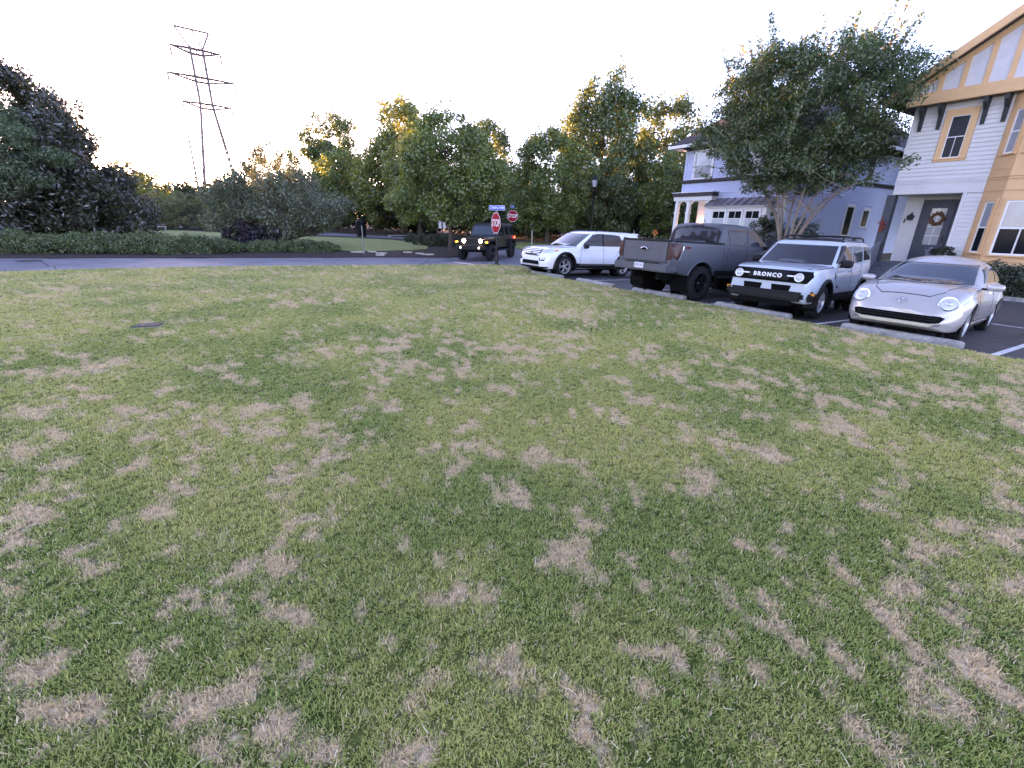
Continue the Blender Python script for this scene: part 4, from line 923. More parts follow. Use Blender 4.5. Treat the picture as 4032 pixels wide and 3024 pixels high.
    f = MB(); f.box(-2.3, 2.1, -.72, .72, .24, .4); c.part('underbody', f, VM['under'])
    c.wheels((1.51, -1.51), .84, .385, .25, 'a', 5, VM['alloy'], rimr=.275)
    park(c, -2.12, .85 + 1.51)
white_suv()

# ------------------------------------------------------------------ grey pickup, backed in
def pickup():
    c = Car('pickup_truck', 'lifted dark grey crew cab pickup backed up to the lawn', 'truck')
    L = .12                                                      # lift
    xs = np.concatenate([np.linspace(-3.0, -2.85, 5), np.linspace(-2.75, 2.2, 26), np.linspace(2.3, 2.86, 9)])
    zt = smooth_keys([(-3.0, 1.36), (-2.85, 1.385), (-.95, 1.36), (-.7, 1.34), (1.2, 1.30), (1.45, 1.32), (2.3, 1.25), (2.7, 1.2), (2.86, 1.1)], xs, 1) + L
    zb = smooth_keys([(-3.0, .78), (-2.8, .66), (-2.6, .52), (2.3, .5), (2.7, .55), (2.86, .62)], xs, 1) + L
    w = smooth_keys([(-3.0, .95), (-2.9, .985), (-2.6, 1.0), (0, 1.0), (2.2, 1.0), (2.6, .95), (2.86, .84)], xs, 1)
    vs, fs = loft_body(xs, w, zb, zt, .07, .04, .05, .035, .02)
    c.solid(vs, fs, VM['grey'], [(1.84, .44, .54, .6, 1.3), (-1.84, .44, .56, .6, 1.3)])
    z0 = 1.22 + L
    vs, fs = loft_cabin([(z0, 1.5, -1.06, .95, .1, .06, .14), (z0 + .14, 1.3, -1.05, .93, .1, .06, .13), (z0 + .34, .98, -1.01, .885, .1, .06, .11), (z0 + .52, .7, -.97, .84, .1, .06, .08), (z0 + .62, .5, -.94, .79, .1, .07, .06), (z0 + .67, .3, -.89, .71, .1, .1, .04), (z0 + .69, .1, -.82, .6, .1, .1, .03)], .025)
    c.solid(vs, fs, VM['grey'], name='cabin')
    c.ready()
    zb_ = z0
    c.decal('rear_glass', 'B', [(-.79, zb_ + .17), (.79, zb_ + .17), (.69, zb_ + .58), (-.69, zb_ + .58)], VM['glass'])
    c.decal('windshield', 'F', [(-.8, zb_ + .14), (.8, zb_ + .14), (.68, zb_ + .58), (-.68, zb_ + .58)], VM['glass'])
    c.decal('front_window', 'L', [(1.1, zb_ + .15), (.78, zb_ + .4), (.5, zb_ + .56), (.2, zb_ + .58), (.2, zb_ + .13)], VM['glass_clear'])
    c.decal('rear_window', 'L', [(.08, zb_ + .13), (.08, zb_ + .58), (-.62, zb_ + .57), (-.72, zb_ + .48), (-.66, zb_ + .15)], VM['glass_clear'])
    c.decal('brake_light', 'B', [(-.22, zb_ + .615), (.22, zb_ + .615), (.2, zb_ + .65), (-.2, zb_ + .65)], VM['reddark'], .01)
    c.decal('tonneau_cover', 'T', [(-2.88, -.82), (-.98, -.82), (-.98, .82), (-2.88, .82)], VM['plastic'], .02, .3)
    f = MB()
    for sg in (1, -1): f.bbox(-2.92, -.9, sg * .9 - .05, sg * .9 + .05, 1.36 + L, 1.40 + L, .012)
    c.part('bed_rail_cap', f, VM['plastic'])
    f = MB(); f.bbox(-3.035, -2.93, -.84, .84, 1.36 + L, 1.41 + L, .015); c.part('tailgate_spoiler', f, VM['plastic'])
    c.decal('tailgate', 'B', [(-.76, .86 + L), (.76, .86 + L), (.76, 1.345 + L), (-.76, 1.345 + L)], VM['grey'], .022)
    c.decal('tailgate_crease', 'B', [(-.75, 1.17 + L), (.75, 1.17 + L), (.75, 1.19 + L), (-.75, 1.19 + L)], VM['grey'], .034)
    seams(c, [((-.775, .82 + L), (-.775, 1.35 + L)), ((.775, .82 + L), (.775, 1.35 + L)), ((-.77, .845 + L), (.77, .845 + L))], None, .008, 'B')
    c.decal('tail_light', 'B', [(.78, .92 + L), (.9, .92 + L), (.955, 1.02 + L), (.955, 1.33 + L), (.79, 1.33 + L)], VM['reddark'], .02, mirror='pair')
    c.decal('side_tail_light', 'L', [(-2.98, .98 + L), (-2.83, .92 + L), (-2.68, 1.26 + L), (-2.7, 1.33 + L), (-2.98, 1.33 + L)], VM['reddark'], .014)
    c.decal('tail_light_trim', 'L', [(-2.82, .9 + L), (-2.79, .9 + L), (-2.64, 1.26 + L), (-2.67, 1.26 + L)], VM['chrome'], .016)
    f = MB(); f.ell((-3.045, 0, 1.16 + L), (.012, .115, .05)); em = c.part('emblem', f, VM['chrome']); f = MB(); f.ell((-3.053, 0, 1.16 + L), (.01, .098, .036)); f.build('emblem_field', VM['dark'], em)
    f = MB(); f.bbox(-3.16, -2.78, -.97, .97, .60 + L, .80 + L, .035); bp = c.part('rear_bumper', f, VM['grey'])
    f = MB(); f.box(-3.14, -2.96, -.55, .55, .80 + L, .825 + L); f.build('step_pad', VM['plastic'], bp)
    f = MB(); f.box(-3.172, -3.15, -.16, .16, .655 + L, .80 + L); pl = c.part('licence_plate', f, VM['plate'])
    f = MB(); f.box(-3.18, -3.172, -.17, .17, .64 + L, .652 + L); f.build('plate_frame', VM['red'], pl)
    me = text_mesh('SPC 135', .075, mat('plate_blue', (.05, .08, .25), .5), .001); po = link(bpy.data.objects.new('lettering', me), pl); po.rotation_euler = (R(90), 0, R(-90)); po.location = (-3.174, 0, .73 + L)
    f = MB(); f.tube([(-2.9, .78, .6 + L), (-3.12, .8, .58 + L)], .055, 12); c.part('exhaust_tip', f, VM['dark'])
    c.flares((1.84,), .44, .545, .6, .78, 1.02, VM['grey'], 22, 158); c.flares((-1.84,), .44, .565, .615, .78, 1.03, VM['grey'], 22, 158)
    c.wells((1.84, -1.84), .44, .55, .5, .99)
    c.decal('rocker_trim', 'L', [(1.25, .66 + L), (-1.2, .66 + L), (-1.2, .53 + L), (1.25, .53 + L)], VM['plastic'], .012)
    f = MB()
    for sg in (1, -1): f.tube([(1.3, sg * .95, .47 + L), (-1.1, sg * .95, .47 + L)], .045, 8)
    c.part('running_board', f, VM['plastic'])
    seams(c, [((1.3, 1.29 + L), (1.24, .68 + L)), ((.14, 1.33 + L), (.14, .68 + L)), ((-.74, 1.34 + L), (-.8, .68 + L)), ((-.93, 1.36 + L), (-.93, .6 + L))])
    c.handles((.34, -.5), 1.12 + L, 1., VM['grey'])
    c.mirrors(1.02, 1.2, 1.42 + L, VM['plastic'], (.09, .13, .17))
    c.decal('headlight', 'F', [(.55, 1.12 + L), (.82, 1.12 + L), (.84, .88 + L), (.6, .92 + L)], VM['lamp'], .012, mirror='pair')
    c.decal('grille', 'F', [(-.5, 1.12 + L), (.5, 1.12 + L), (.5, .82 + L), (-.5, .82 + L)], VM['dark'], .01)
    f = MB(); f.tube([(-1.84, -.85, .46), (-1.84, .85, .46)], .06, 8); f.ell((-1.84, 0, .46), (.2, .22, .17)); f.tube([(-1.84, 0, .5), (1.5, 0, .6)], .05, 8); f.box(-2.9, 2.2, -.5, -.4, .5, .68); f.box(-2.9, 2.2, .4, .5, .5, .68)
    c.part('rear_axle', f, VM['under'])
    c.wheels((1.84, -1.84), .9, .445, .33, 'dark', 6, VM['alloy_dark'], rimr=.27, twin=False)
    for sg in (-1, 1):
        f = MB(); f.box(-2.62, -2.42, sg * .9999, sg * 1.006, 1.22 + L, 1.262 + L); c.part('badge', f, VM['red'])
    park(c, 3.72, .82 + 1.84, False)
pickup()

# ------------------------------------------------------------------ pale compact SUV with lettering
def compact_suv():
    c = Car('compact_suv', 'pale blue grey compact SUV with black roof rack between pickup and beige coupe')
    xs = np.concatenate([np.linspace(-2.15, -1.95, 6), np.linspace(-1.85, 1.55, 20), np.linspace(1.63, 2.2, 12)])
    zt = smooth_keys([(-2.15, 1.14), (-2.05, 1.18), (-1.5, 1.2), (0, 1.14), (.75, 1.12), (1.0, 1.14), (1.75, 1.1), (2.0, 1.06), (2.13, 1.0), (2.2, .93)], xs, 1)
    zb = smooth_keys([(-2.15, .6), (-2.0, .42), (-1.7, .36), (1.8, .34), (2.08, .34), (2.2, .42)], xs, 1)
    w = smooth_keys([(-2.15, .8), (-2.0, .88), (-1.5, .93), (0, .925), (1.4, .935), (1.85, .91), (2.1, .84), (2.2, .78)], xs, 1)
    vs, fs = loft_body(xs, w, zb, zt, .09, .05, .05, .05, .03)
    c.solid(vs, fs, VM['pale'], [(1.335, .38, .45, .58, 1.3), (-1.335, .38, .45, .58, 1.3)])
    lv = [(1.04, .95, -2.08, .875, .12, .12, .14), (1.16, .82, -2.07, .86, .12, .12, .14), (1.4, .52, -2.0, .82, .11, .11, .11), (1.58, .3, -1.94, .78, .1, .11, .08), (1.66, .16, -1.9, .74, .11, .11, .06), (1.71, 0, -1.86, .67, .12, .12, .05), (1.73, -.14, -1.82, .58, .12, .12, .03)]
    vs, fs = loft_cabin(lv, .03); c.solid(vs, fs, VM['pale'], name='cabin')
    c.ready()
    c.decal('roof', 'T', [(.12, -.7), (.12, .7), (-1.8, .68), (-1.8, -.68)], VM['black'], .008, .2)
    c.decal('windshield', 'F', [(-.77, 1.16), (.77, 1.16), (.67, 1.58), (-.67, 1.58)], VM['glass'])
    c.decal('windshield_frame', 'L', [(.74, 1.2), (.3, 1.58), (.2, 1.6), (.62, 1.2)], VM['black'], .014, .035)
    c.decal('front_window', 'L', [(.62, 1.2), (.2, 1.57), (-.28, 1.6), (-.28, 1.2)], VM['glass_clear'])
    c.decal('rear_window', 'L', [(-.38, 1.2), (-.38, 1.6), (-1.1, 1.6), (-1.16, 1.26)], VM['glass_clear'])
    c.decal('quarter_window', 'L', [(-1.3, 1.28), (-1.24, 1.6), (-1.74, 1.6), (-1.82, 1.3)], VM['glass'])
    c.decal('grille', 'F', [(-.8, 1.02), (.8, 1.02), (.83, .92), (.78, .78), (-.78, .78), (-.83, .92)], VM['dark'], .022, .035)
    c.decal('grille_insert', 'F', [(-.42, .99), (.42, .99), (.42, .83), (-.42, .83)], VM['plastic'], .03)
    for sg in (1, -1):
        hx = 2.2
        f = MB(); f.lathe([(.062, .02), (.088, .03), (.092, 0), (.06, -.01)], 24, 'x', (2.225, sg * .63, .9), None, True); hl = c.part('headlight', f, VM['lamp_ring'])
        f = MB(); f.lathe([(0, .02), (.05, .012), (.062, 0)], 20, 'x', (2.22, sg * .63, .9)); f.build('lens', VM['lamp'], hl)
        f = MB(); y0, y1 = (.4, .57) if sg > 0 else (-.57, -.4); f.bbox(2.2, 2.27, y0, y1, .905, .935, .006); f.build('light_bar', VM['lamp_ring'], hl)
    me = text_mesh('BRONCO', .115, VM['letter'], .008, bold=.006, space=1.35); to = link(bpy.data.objects.new('lettering', me), c.t); to.rotation_euler = (R(90), 0, R(90)); to.location = (2.268, 0, .91)
    c.decal('air_intake', 'F', [(.1, .72), (.5, .72), (.48, .6), (.12, .6)], VM['dark'], .01, mirror='pair')
    f = MB(); f.bbox(2.02, 2.3, -.78, .78, .4, .6, .05); f.bbox(1.75, 2.1, .74, .93, .4, .62, .05); f.bbox(1.75, 2.1, -.93, -.74, .4, .62, .05); bp = c.part('front_bumper', f, VM['plastic'])
    for sg in (1, -1):
        f = MB(); f.ell((2.27, sg * .6, .47), (.03, .05, .022)); f.build('fog_light', VM['lamp'], bp)
        f = MB(); f.box(2.02, 2.06, sg * .84 - .1, sg * .84 + .1, .54, .59); f.build('turn_signal', VM['amber'], bp)
    f = MB(); f.bbox(1.9, 2.24, -.6, .6, .28, .4, .04); c.part('skid_plate', f, VM['under'])
    c.flares((1.335, -1.335), .38, .43, .5, .7, .955, VM['plastic'], -14, 194); c.wells((1.335, -1.335), .38, .44, .55, .93)
    c.decal('rocker_trim', 'L', [(.86, .55), (-.86, .55), (-.86, .36), (.86, .36)], VM['plastic'], .012)
    c.decal('fender_badge', 'L', [(.86, 1.0), (.84, 1.0), (.87, .86), (.89, .86)], VM['dark'], .012); c.decal('door_badge', 'L', [(.66, .72), (.6, .72), (.61, .66), (.65, .66)], VM['dark'], .01)
    seams(c, [((.72, 1.12), (.8, .56)), ((-.33, 1.17), (-.34, .56)), ((-1.18, 1.2), (-.9, .75)), ((1.95, 1.07), (.85, 1.125))])
    c.handles((-.15, -1.0), 1.02, .93, VM['pale'])
    c.mirrors(.56, .99, 1.2, VM['plastic'], (.08, .12, .09))
    for sg in (1, -1):
        f = MB(); f.tube([(.05, sg * .64, 1.73), (-.05, sg * .64, 1.79), (-1.6, sg * .62, 1.80), (-1.75, sg * .62, 1.73)], .018, 6); c.part('roof_rail', f, VM['plastic'])
    for x in (-.35, -1.25):
        f = MB(); f.bbox(x - .03, x + .03, -.66, .66, 1.80, 1.825, .008); c.part('roof_bar', f, VM['plastic'])
    c.decal('tail_light', 'B', [(.6, 1.12), (.84, 1.12), (.84, .9), (.66, .9)], VM['red'], .01, mirror='pair'); c.decal('tailgate_glass', 'B', [(-.66, 1.22), (.66, 1.22), (.58, 1.58), (-.58, 1.58)], VM['glass'])
    f = MB(); f.box(-1.9, 1.9, -.66, .66, .28, .45); c.part('underbody', f, VM['under'])
    c.wheels((1.335, -1.335), .79, .365, .235, 'a', 5, VM['alloy'], rimr=.235, twin=False)
    park(c, 6.62, 1.02 + 1.335, True, 8)
compact_suv()

# ------------------------------------------------------------------ beige round coupe
def coupe():
    c = Car('round_coupe', 'beige rounded retro coupe nearest the camera at right')
    xs = np.concatenate([np.linspace(-2.12, -1.8, 10), np.linspace(-1.72, 1.5, 26), np.linspace(1.58, 2.14, 14)])
    zt = smooth_keys([(-2.12, .62), (-2.0, .82), (-1.7, 1.0), (-1.2, 1.06), (-.4, 1.0), (.7, .98), (1.0, .985), (1.4, .955), (1.72, .88), (1.93, .77), (2.06, .63), (2.14, .5)], xs, 2)
    zb = smooth_keys([(-2.12, .42), (-1.9, .28), (-1.6, .22), (1.6, .2), (1.95, .2), (2.14, .28)], xs, 1)
    w = smooth_keys([(-2.12, .6), (-2.0, .74), (-1.7, .85), (-1.2, .9), (-.6, .88), (.3, .87), (.9, .88), (1.3, .905), (1.6, .89), (1.85, .83), (2.02, .74), (2.14, .58)], xs, 2)
    vs, fs = loft_body(xs, w, zb, zt, .16, .05, .07, .05, .05)
    c.solid(vs, fs, VM['beige'], [(1.27, .33, .385, .58, 1.3), (-1.27, .33, .385, .58, 1.3)])
    lv = [(.9, .92, -1.62, .82, .2, .4, .2), (1.0, .74, -1.52, .8, .2, .4, .19), (1.12, .52, -1.38, .765, .2, .4, .17), (1.24, .3, -1.18, .715, .22, .4, .14), (1.33, .13, -1.0, .655, .24, .38, .12), (1.40, -.03, -.84, .57, .24, .32, .09), (1.45, -.17, -.68, .45, .2, .24, .06)]
    vs, fs = loft_cabin(lv, .05); c.solid(vs, fs, VM['beige'], name='cabin')
    # round front wings: bulges over the wheels that carry the lamps
    for sg in (1, -1):
        mb = MB(); mb.ell((1.3, sg * .66, .56), (.62, .26, .36), 22, 14, .9)
        c.solid(mb.v, mb.f, VM['beige'], [(1.27, .33, .385, .58, 1.3)], name='front_wing')
        mb = MB(); mb.ell((-1.3, sg * .7, .56), (.62, .22, .4), 22, 14, .9)
        c.solid(mb.v, mb.f, VM['beige'], [(-1.27, .33, .385, .58, 1.3)], name='rear_wing')
    c.ready()
    c.decal('windshield', 'F', [(-.7, 1.0), (.7, 1.0), (.58, 1.345), (-.58, 1.345)], VM['glass_clear'])
    c.decal('side_window', 'L', [(.5, 1.04), (.16, 1.27), (-.1, 1.33), (-.5, 1.32), (-.5, 1.04)], VM['glass_clear'])
    c.decal('quarter_window', 'L', [(-.56, 1.04), (-.56, 1.31), (-.8, 1.26), (-1.05, 1.1), (-1.05, 1.05)], VM['glass'])
    c.decal('rear_glass', 'B', [(-.5, 1.05), (.5, 1.05), (.42, 1.33), (-.42, 1.33)], VM['glass'])
    c.decal('lower_grille', 'F', [(-.67, .455), (-.6, .48), (.6, .48), (.67, .455), (.62, .37), (.5, .345), (-.5, .345), (-.62, .37)], VM['dark'], .022, .035)
    for z in (.44, .395): c.decal('grille_slat', 'F', [(-.58, z), (.58, z), (.58, z + .01), (-.58, z + .01)], VM['plastic'], .032)
    c.decal('chrome_strip', 'F', [(-.52, .315), (.52, .315), (.64, .345), (.63, .325), (.52, .295), (-.52, .295), (-.63, .325), (-.64, .345)], VM['chrome'], .026, .035)
    for sg in (1, -1):
        q = Vector((1.74, sg * .645, .665))
        h = c.tree.ray_cast(Vector((4, sg * .64, .7)), Vector((-1, 0, 0)), 6); p = h[0]
        f = MB(); f.lathe([(0, .045), (.07, .035), (.115, .008), (.125, -.02)], 28, 'x'); 
        hl = c.part('headlight', f, VM['lamp']); hl.location = p; hl.rotation_euler = (0, R(-32), R(14 * sg))
        f = MB(); f.lathe([(.112, .012), (.13, .022), (.14, .0), (.13, -.03)], 28, 'x', (0, 0, 0), None, True); f.build('lamp_ring', VM['chrome'], hl)
        f = MB(); f.ell((.03, 0, .0), (.03, .05, .05)); f.build('reflector', VM['alloy'], hl)
    # bonnet shut line
    pts = [(.95, .66), (1.4, .6), (1.78, .5), (1.93, .36)]
    seams(c, [(a, b) for a, b in zip(pts[:-1], pts[1:])] + [((a[0], -a[1]), (b[0], -b[1])) for a, b in zip(pts[:-1], pts[1:])] + [((1.93, -.36), (1.93, .36))], None, .006, 'T')
    # round emblem with V over W
    h = c.tree.ray_cast(Vector((4, 0, .7)), Vector((-1, 0, 0)), 6)
    em = empty('emblem', c.t, h[0] + Vector((.02, 0, .0)), (0, R(-48), 0))
    f = MB(); f.lathe([(.062, .006), (.072, .006), (.072, -.004), (.062, -.004)], 32, 'x', (0, 0, 0), None, True); f.build('emblem_ring', VM['chrome'], em)
    f = MB()
    def stroke(pts_):
        for a, b in zip(pts_[:-1], pts_[1:]): f.tube([(0, a[0], a[1]), (0, b[0], b[1])], .0065, 5)
    stroke([(.028, .06), (0, .008), (-.028, .06)]); stroke([(.056, .034), (.03, -.052), (0, .004), (-.03, -.052), (-.056, .034)])
    f.build('emblem_letters', VM['chrome'], em)
    c.wells((1.27, -1.27), .33, .375, .55, .86)
    seams(c, [((.72, 1.0), (.66, .34)), ((-.5, 1.0), (-.62, .34)), ((.66, .34), (-.62, .34))])
    c.handles((-.36,), .84, .88, VM['chrome'])
    c.mirrors(.62, .98, .985, VM['beige'], (.075, .125, .065))
    c.decal('tail_light', 'B', [(.45, .78), (.7, .76), (.72, .62), (.5, .62)], VM['red'], .01, mirror='pair')
    c.decal('sill_trim', 'L', [(.8, .3), (-.8, .3), (-.8, .22), (.8, .22)], VM['beige'], .02)
    f = MB(); f.box(-1.7, 1.8, -.58, .58, .16, .35); c.part('underbody', f, VM['under'])
    c.wheels((1.27, -1.27), .765, .325, .215, 'a', 10, VM['alloy'], rimr=.24, twin=False)
    park(c, 9.16, 1.18 + 1.27, True, 5)
coupe()

# ------------------------------------------------------------------ black off-roader with lamps on
def offroader():
    c = Car('black_offroader', 'black boxy off-roader driving in with headlights on')
    xs = np.concatenate([np.linspace(-2.05, -1.95, 3), np.linspace(-1.9, .62, 12)])
    n = len(xs); vs, fs = loft_body(xs, np.full(n, .8), np.full(n, .62), smooth_keys([(-2.05, 1.2), (.62, 1.2)], xs), .04, .03, .01, .02, .0)
    c.solid(vs, fs, VM['black'])
    xs = np.linspace(.6, 1.98, 10); w = smooth_keys([(.6, .74), (1.5, .66), (1.98, .6)], xs, 0); zt = smooth_keys([(.6, 1.2), (1.5, 1.17), (1.85, 1.14), (1.98, 1.1)], xs, 0)
    vs, fs = loft_body(xs, w, np.full(10, .62), zt, .05, .03, .01, .01, .03); c.solid(vs, fs, VM['black'], name='bonnet')
    vs, fs = loft_cabin([(1.18, .62, -2.03, .79, .04, .06, .03), (1.3, .55, -2.02, .775, .04, .06, .03), (1.72, .34, -1.96, .71, .05, .06, .03), (1.79, .28, -1.94, .68, .06, .06, .02), (1.82, .2, -1.9, .62, .06, .06, .01)], .02)
    c.solid(vs, fs, VM['black'], name='cabin'); c.ready()
    c.decal('windshield', 'F', [(-.68, 1.24), (.68, 1.24), (.62, 1.68), (-.62, 1.68)], VM['glass_clear'], .008)
    c.decal('front_window', 'L', [(.42, 1.26), (.24, 1.68), (-.42, 1.68), (-.42, 1.26)], VM['glass']); c.decal('rear_window', 'L', [(-.52, 1.26), (-.52, 1.68), (-1.14, 1.68), (-1.14, 1.26)], VM['glass']); c.decal('quarter_window', 'L', [(-1.28, 1.26), (-1.28, 1.68), (-1.86, 1.66), (-1.9, 1.26)], VM['glass'])
    c.decal('soft_top', 'T', [(.22, -.6), (.22, .6), (-1.85, .6), (-1.85, -.6)], VM['plastic'], .012, .3)
    f = MB(); f.bbox(1.95, 2.02, -.6, .6, .72, 1.12, .02); gr = c.part('grille', f, VM['black'])
    for k in range(7):
        y = (k - 3) * .098; f = MB(); f.bbox(2.0, 2.028, y - .022, y + .022, .83, 1.08, .008); f.build('grille_slot', VM['dark'], gr)
    for sg in (1, -1):
        f = MB(); f.lathe([(0, .05), (.06, .045), (.098, .02), (.1, -.02)], 22, 'x', (2.02, sg * .455, .975)); hl = c.part('headlight', f, VM['head_on'])
        f = MB(); f.lathe([(.1, .03), (.115, .03), (.115, -.02), (.1, -.02)], 22, 'x', (2.02, sg * .455, .975), None, True); f.build('lamp_ring', VM['plastic'], hl)
        # flat-topped wings
        f = MB(); prof = [(.78, .72), (.98, .98), (1.08, 1.03), (1.95, 1.01), (2.12, .93), (2.12, .88), (1.95, .94), (1.12, .96), (1.03, .9), (.9, .72)]
        f.prism(prof, 'y', sg * .6, sg * .93); wg = c.part('front_wing', f, VM['plastic'])
        f = MB(); f.bbox(2.07, 2.135, sg * .82 - .075, sg * .82 + .075, .89, .955, .015); f.build('turn_signal', VM['amber_on'], wg)
        f = MB(); prof = [(-1.95, .72), (-1.9, .95), (-1.8, 1.03), (-1.12, 1.03), (-.98, .93), (-.88, .68), (-.96, .68), (-1.06, .88), (-1.16, .96), (-1.76, .96), (-1.85, .72)]
        f.prism(prof, 'y', sg * .6, sg * .93); c.part('rear_wing', f, VM['plastic'])
        f = MB(); f.ell((2.33, sg * .5, .66), (.04, .055, .055)); c.part('fog_light', f, VM['fog_on'])
        f = MB(); f.bbox(-2.09, -2.0, sg * .76 - .07, sg * .76 + .07, .98, 1.2, .02); tl = c.part('tail_light', f, VM['reddark']); f = MB(); f.box(-2.0, -1.97, sg * .83 - .012, sg * .83 + .012, 1.02, 1.16); f.build('side_marker', VM['red_on'], tl)
        f = MB(); f.tube([(.85, sg * .84, .5), (-.85, sg * .84, .5)], .04, 8); c.part('side_step', f, VM['plastic'])
    f = MB(); f.bbox(2.1, 2.36, -.88, .88, .56, .76, .05); c.part('front_bumper', f, VM['plastic'])
    f = MB(); f.bbox(-2.28, -2.05, -.85, .85, .56, .72, .04); c.part('rear_bumper', f, VM['plastic'])
    f = MB(); f.box(-2.0, 2.1, -.5, .5, .44, .64); c.part('underbody', f, VM['under'])
    f = MB(); f.lathe([(0, -2.32), (.3, -2.32), (.38, -2.28), (.4, -2.2), (.36, -2.1), (0, -2.1)], 24, 'x', (0, 0, 1.0)); c.part('spare_wheel', f, VM['rubber'])
    seams(c, [((.56, 1.18), (.56, .66)), ((-.47, 1.18), (-.47, .66)), ((-1.15, 1.18), (-1.0, .9)), ((.5, 1.21), (-1.95, 1.21))])
    c.handles((-.3, -1.02), 1.06, .8, VM['black']); c.mirrors(.5, .95, 1.3, VM['plastic'], (.06, .1, .09))
    c.wheels((1.5, -1.5), .78, .41, .27, 'a', 5, VM['alloy_dark'], rimr=.235, twin=False)
    f = Vector((-.9, -2.54, 0)).normalized(); ctr = Vector((-1.96, 24.16, 0)) - f * 1.5
    c.place((ctr.x, ctr.y, T(ctr.x, ctr.y) + .008), f, (0, 0, 1))
offroader()

# ================================================================== HOUSES
HM = {
 'cream': mat('cream_siding', (.7, .68, .67), .7, var=.05, vscale=2, bump=.15, bscale=40), 'peach': mat('peach_trim', (.8, .47, .24), .65, var=.06, vscale=3, bump=.1, bscale=40),
 'stucco': mat('gable_stucco', (.66, .65, .67), .9, var=.06, vscale=4, bump=.4, bscale=60), 'blue': mat('blue_siding', (.54, .6, .8), .65, var=.05, vscale=2, bump=.15, bscale=40),
 'white': mat('white_trim', (.82, .82, .84), .55, var=.03, vscale=4), 'slate': mat('slate_blue_paint', (.045, .055, .075), .5, var=.1, vscale=4), 'brown': mat('dark_brown_trim', (.04, .032, .034), .6, var=.15, vscale=4),
 'shingle': mat('roof_shingle', (.05, .045, .05), .9, var=.35, vscale=7, bump=1, bscale=25), 'metal': mat('standing_seam_metal', (.36, .33, .36), .4, metal=.6, var=.06, vscale=2),
 'glass': mat('window_glass', (.012, .014, .018), .12, spec=.14), 'curtain': mat('curtained_glass', (.32, .34, .37), .2, spec=.7, coat=.6, var=.12, vscale=3), 'blind': mat('blind_behind_glass', (.55, .58, .63), .2, coat=.6, var=.06, vscale=4),
 'bracket': mat('bracket_paint', (.03, .034, .036), .6), 'deck': mat('grey_deck_paint', (.09, .1, .12), .65, var=.15, vscale=5), 'brick': mat('foundation', (.09, .07, .065), .9, var=.3, vscale=8), 'greyblue': mat('grey_blue_rail', (.15, .17, .2), .6, var=.1, vscale=5),
 'wreath': mat('dried_wreath', (.16, .07, .035), .9, var=.5, vscale=30), 'lampglow': mat('porch_lamp_glass', (1, .8, .5), .4, emit=(1, .55, .2), estr=6), 'black': mat('black_metal', (.015, .015, .016), .5), 'meter': mat('grey_meter', (.13, .14, .16), .5),
 'flower': mat('orange_flowers', (.28, .05, .03), .8, var=.4, vscale=25)}
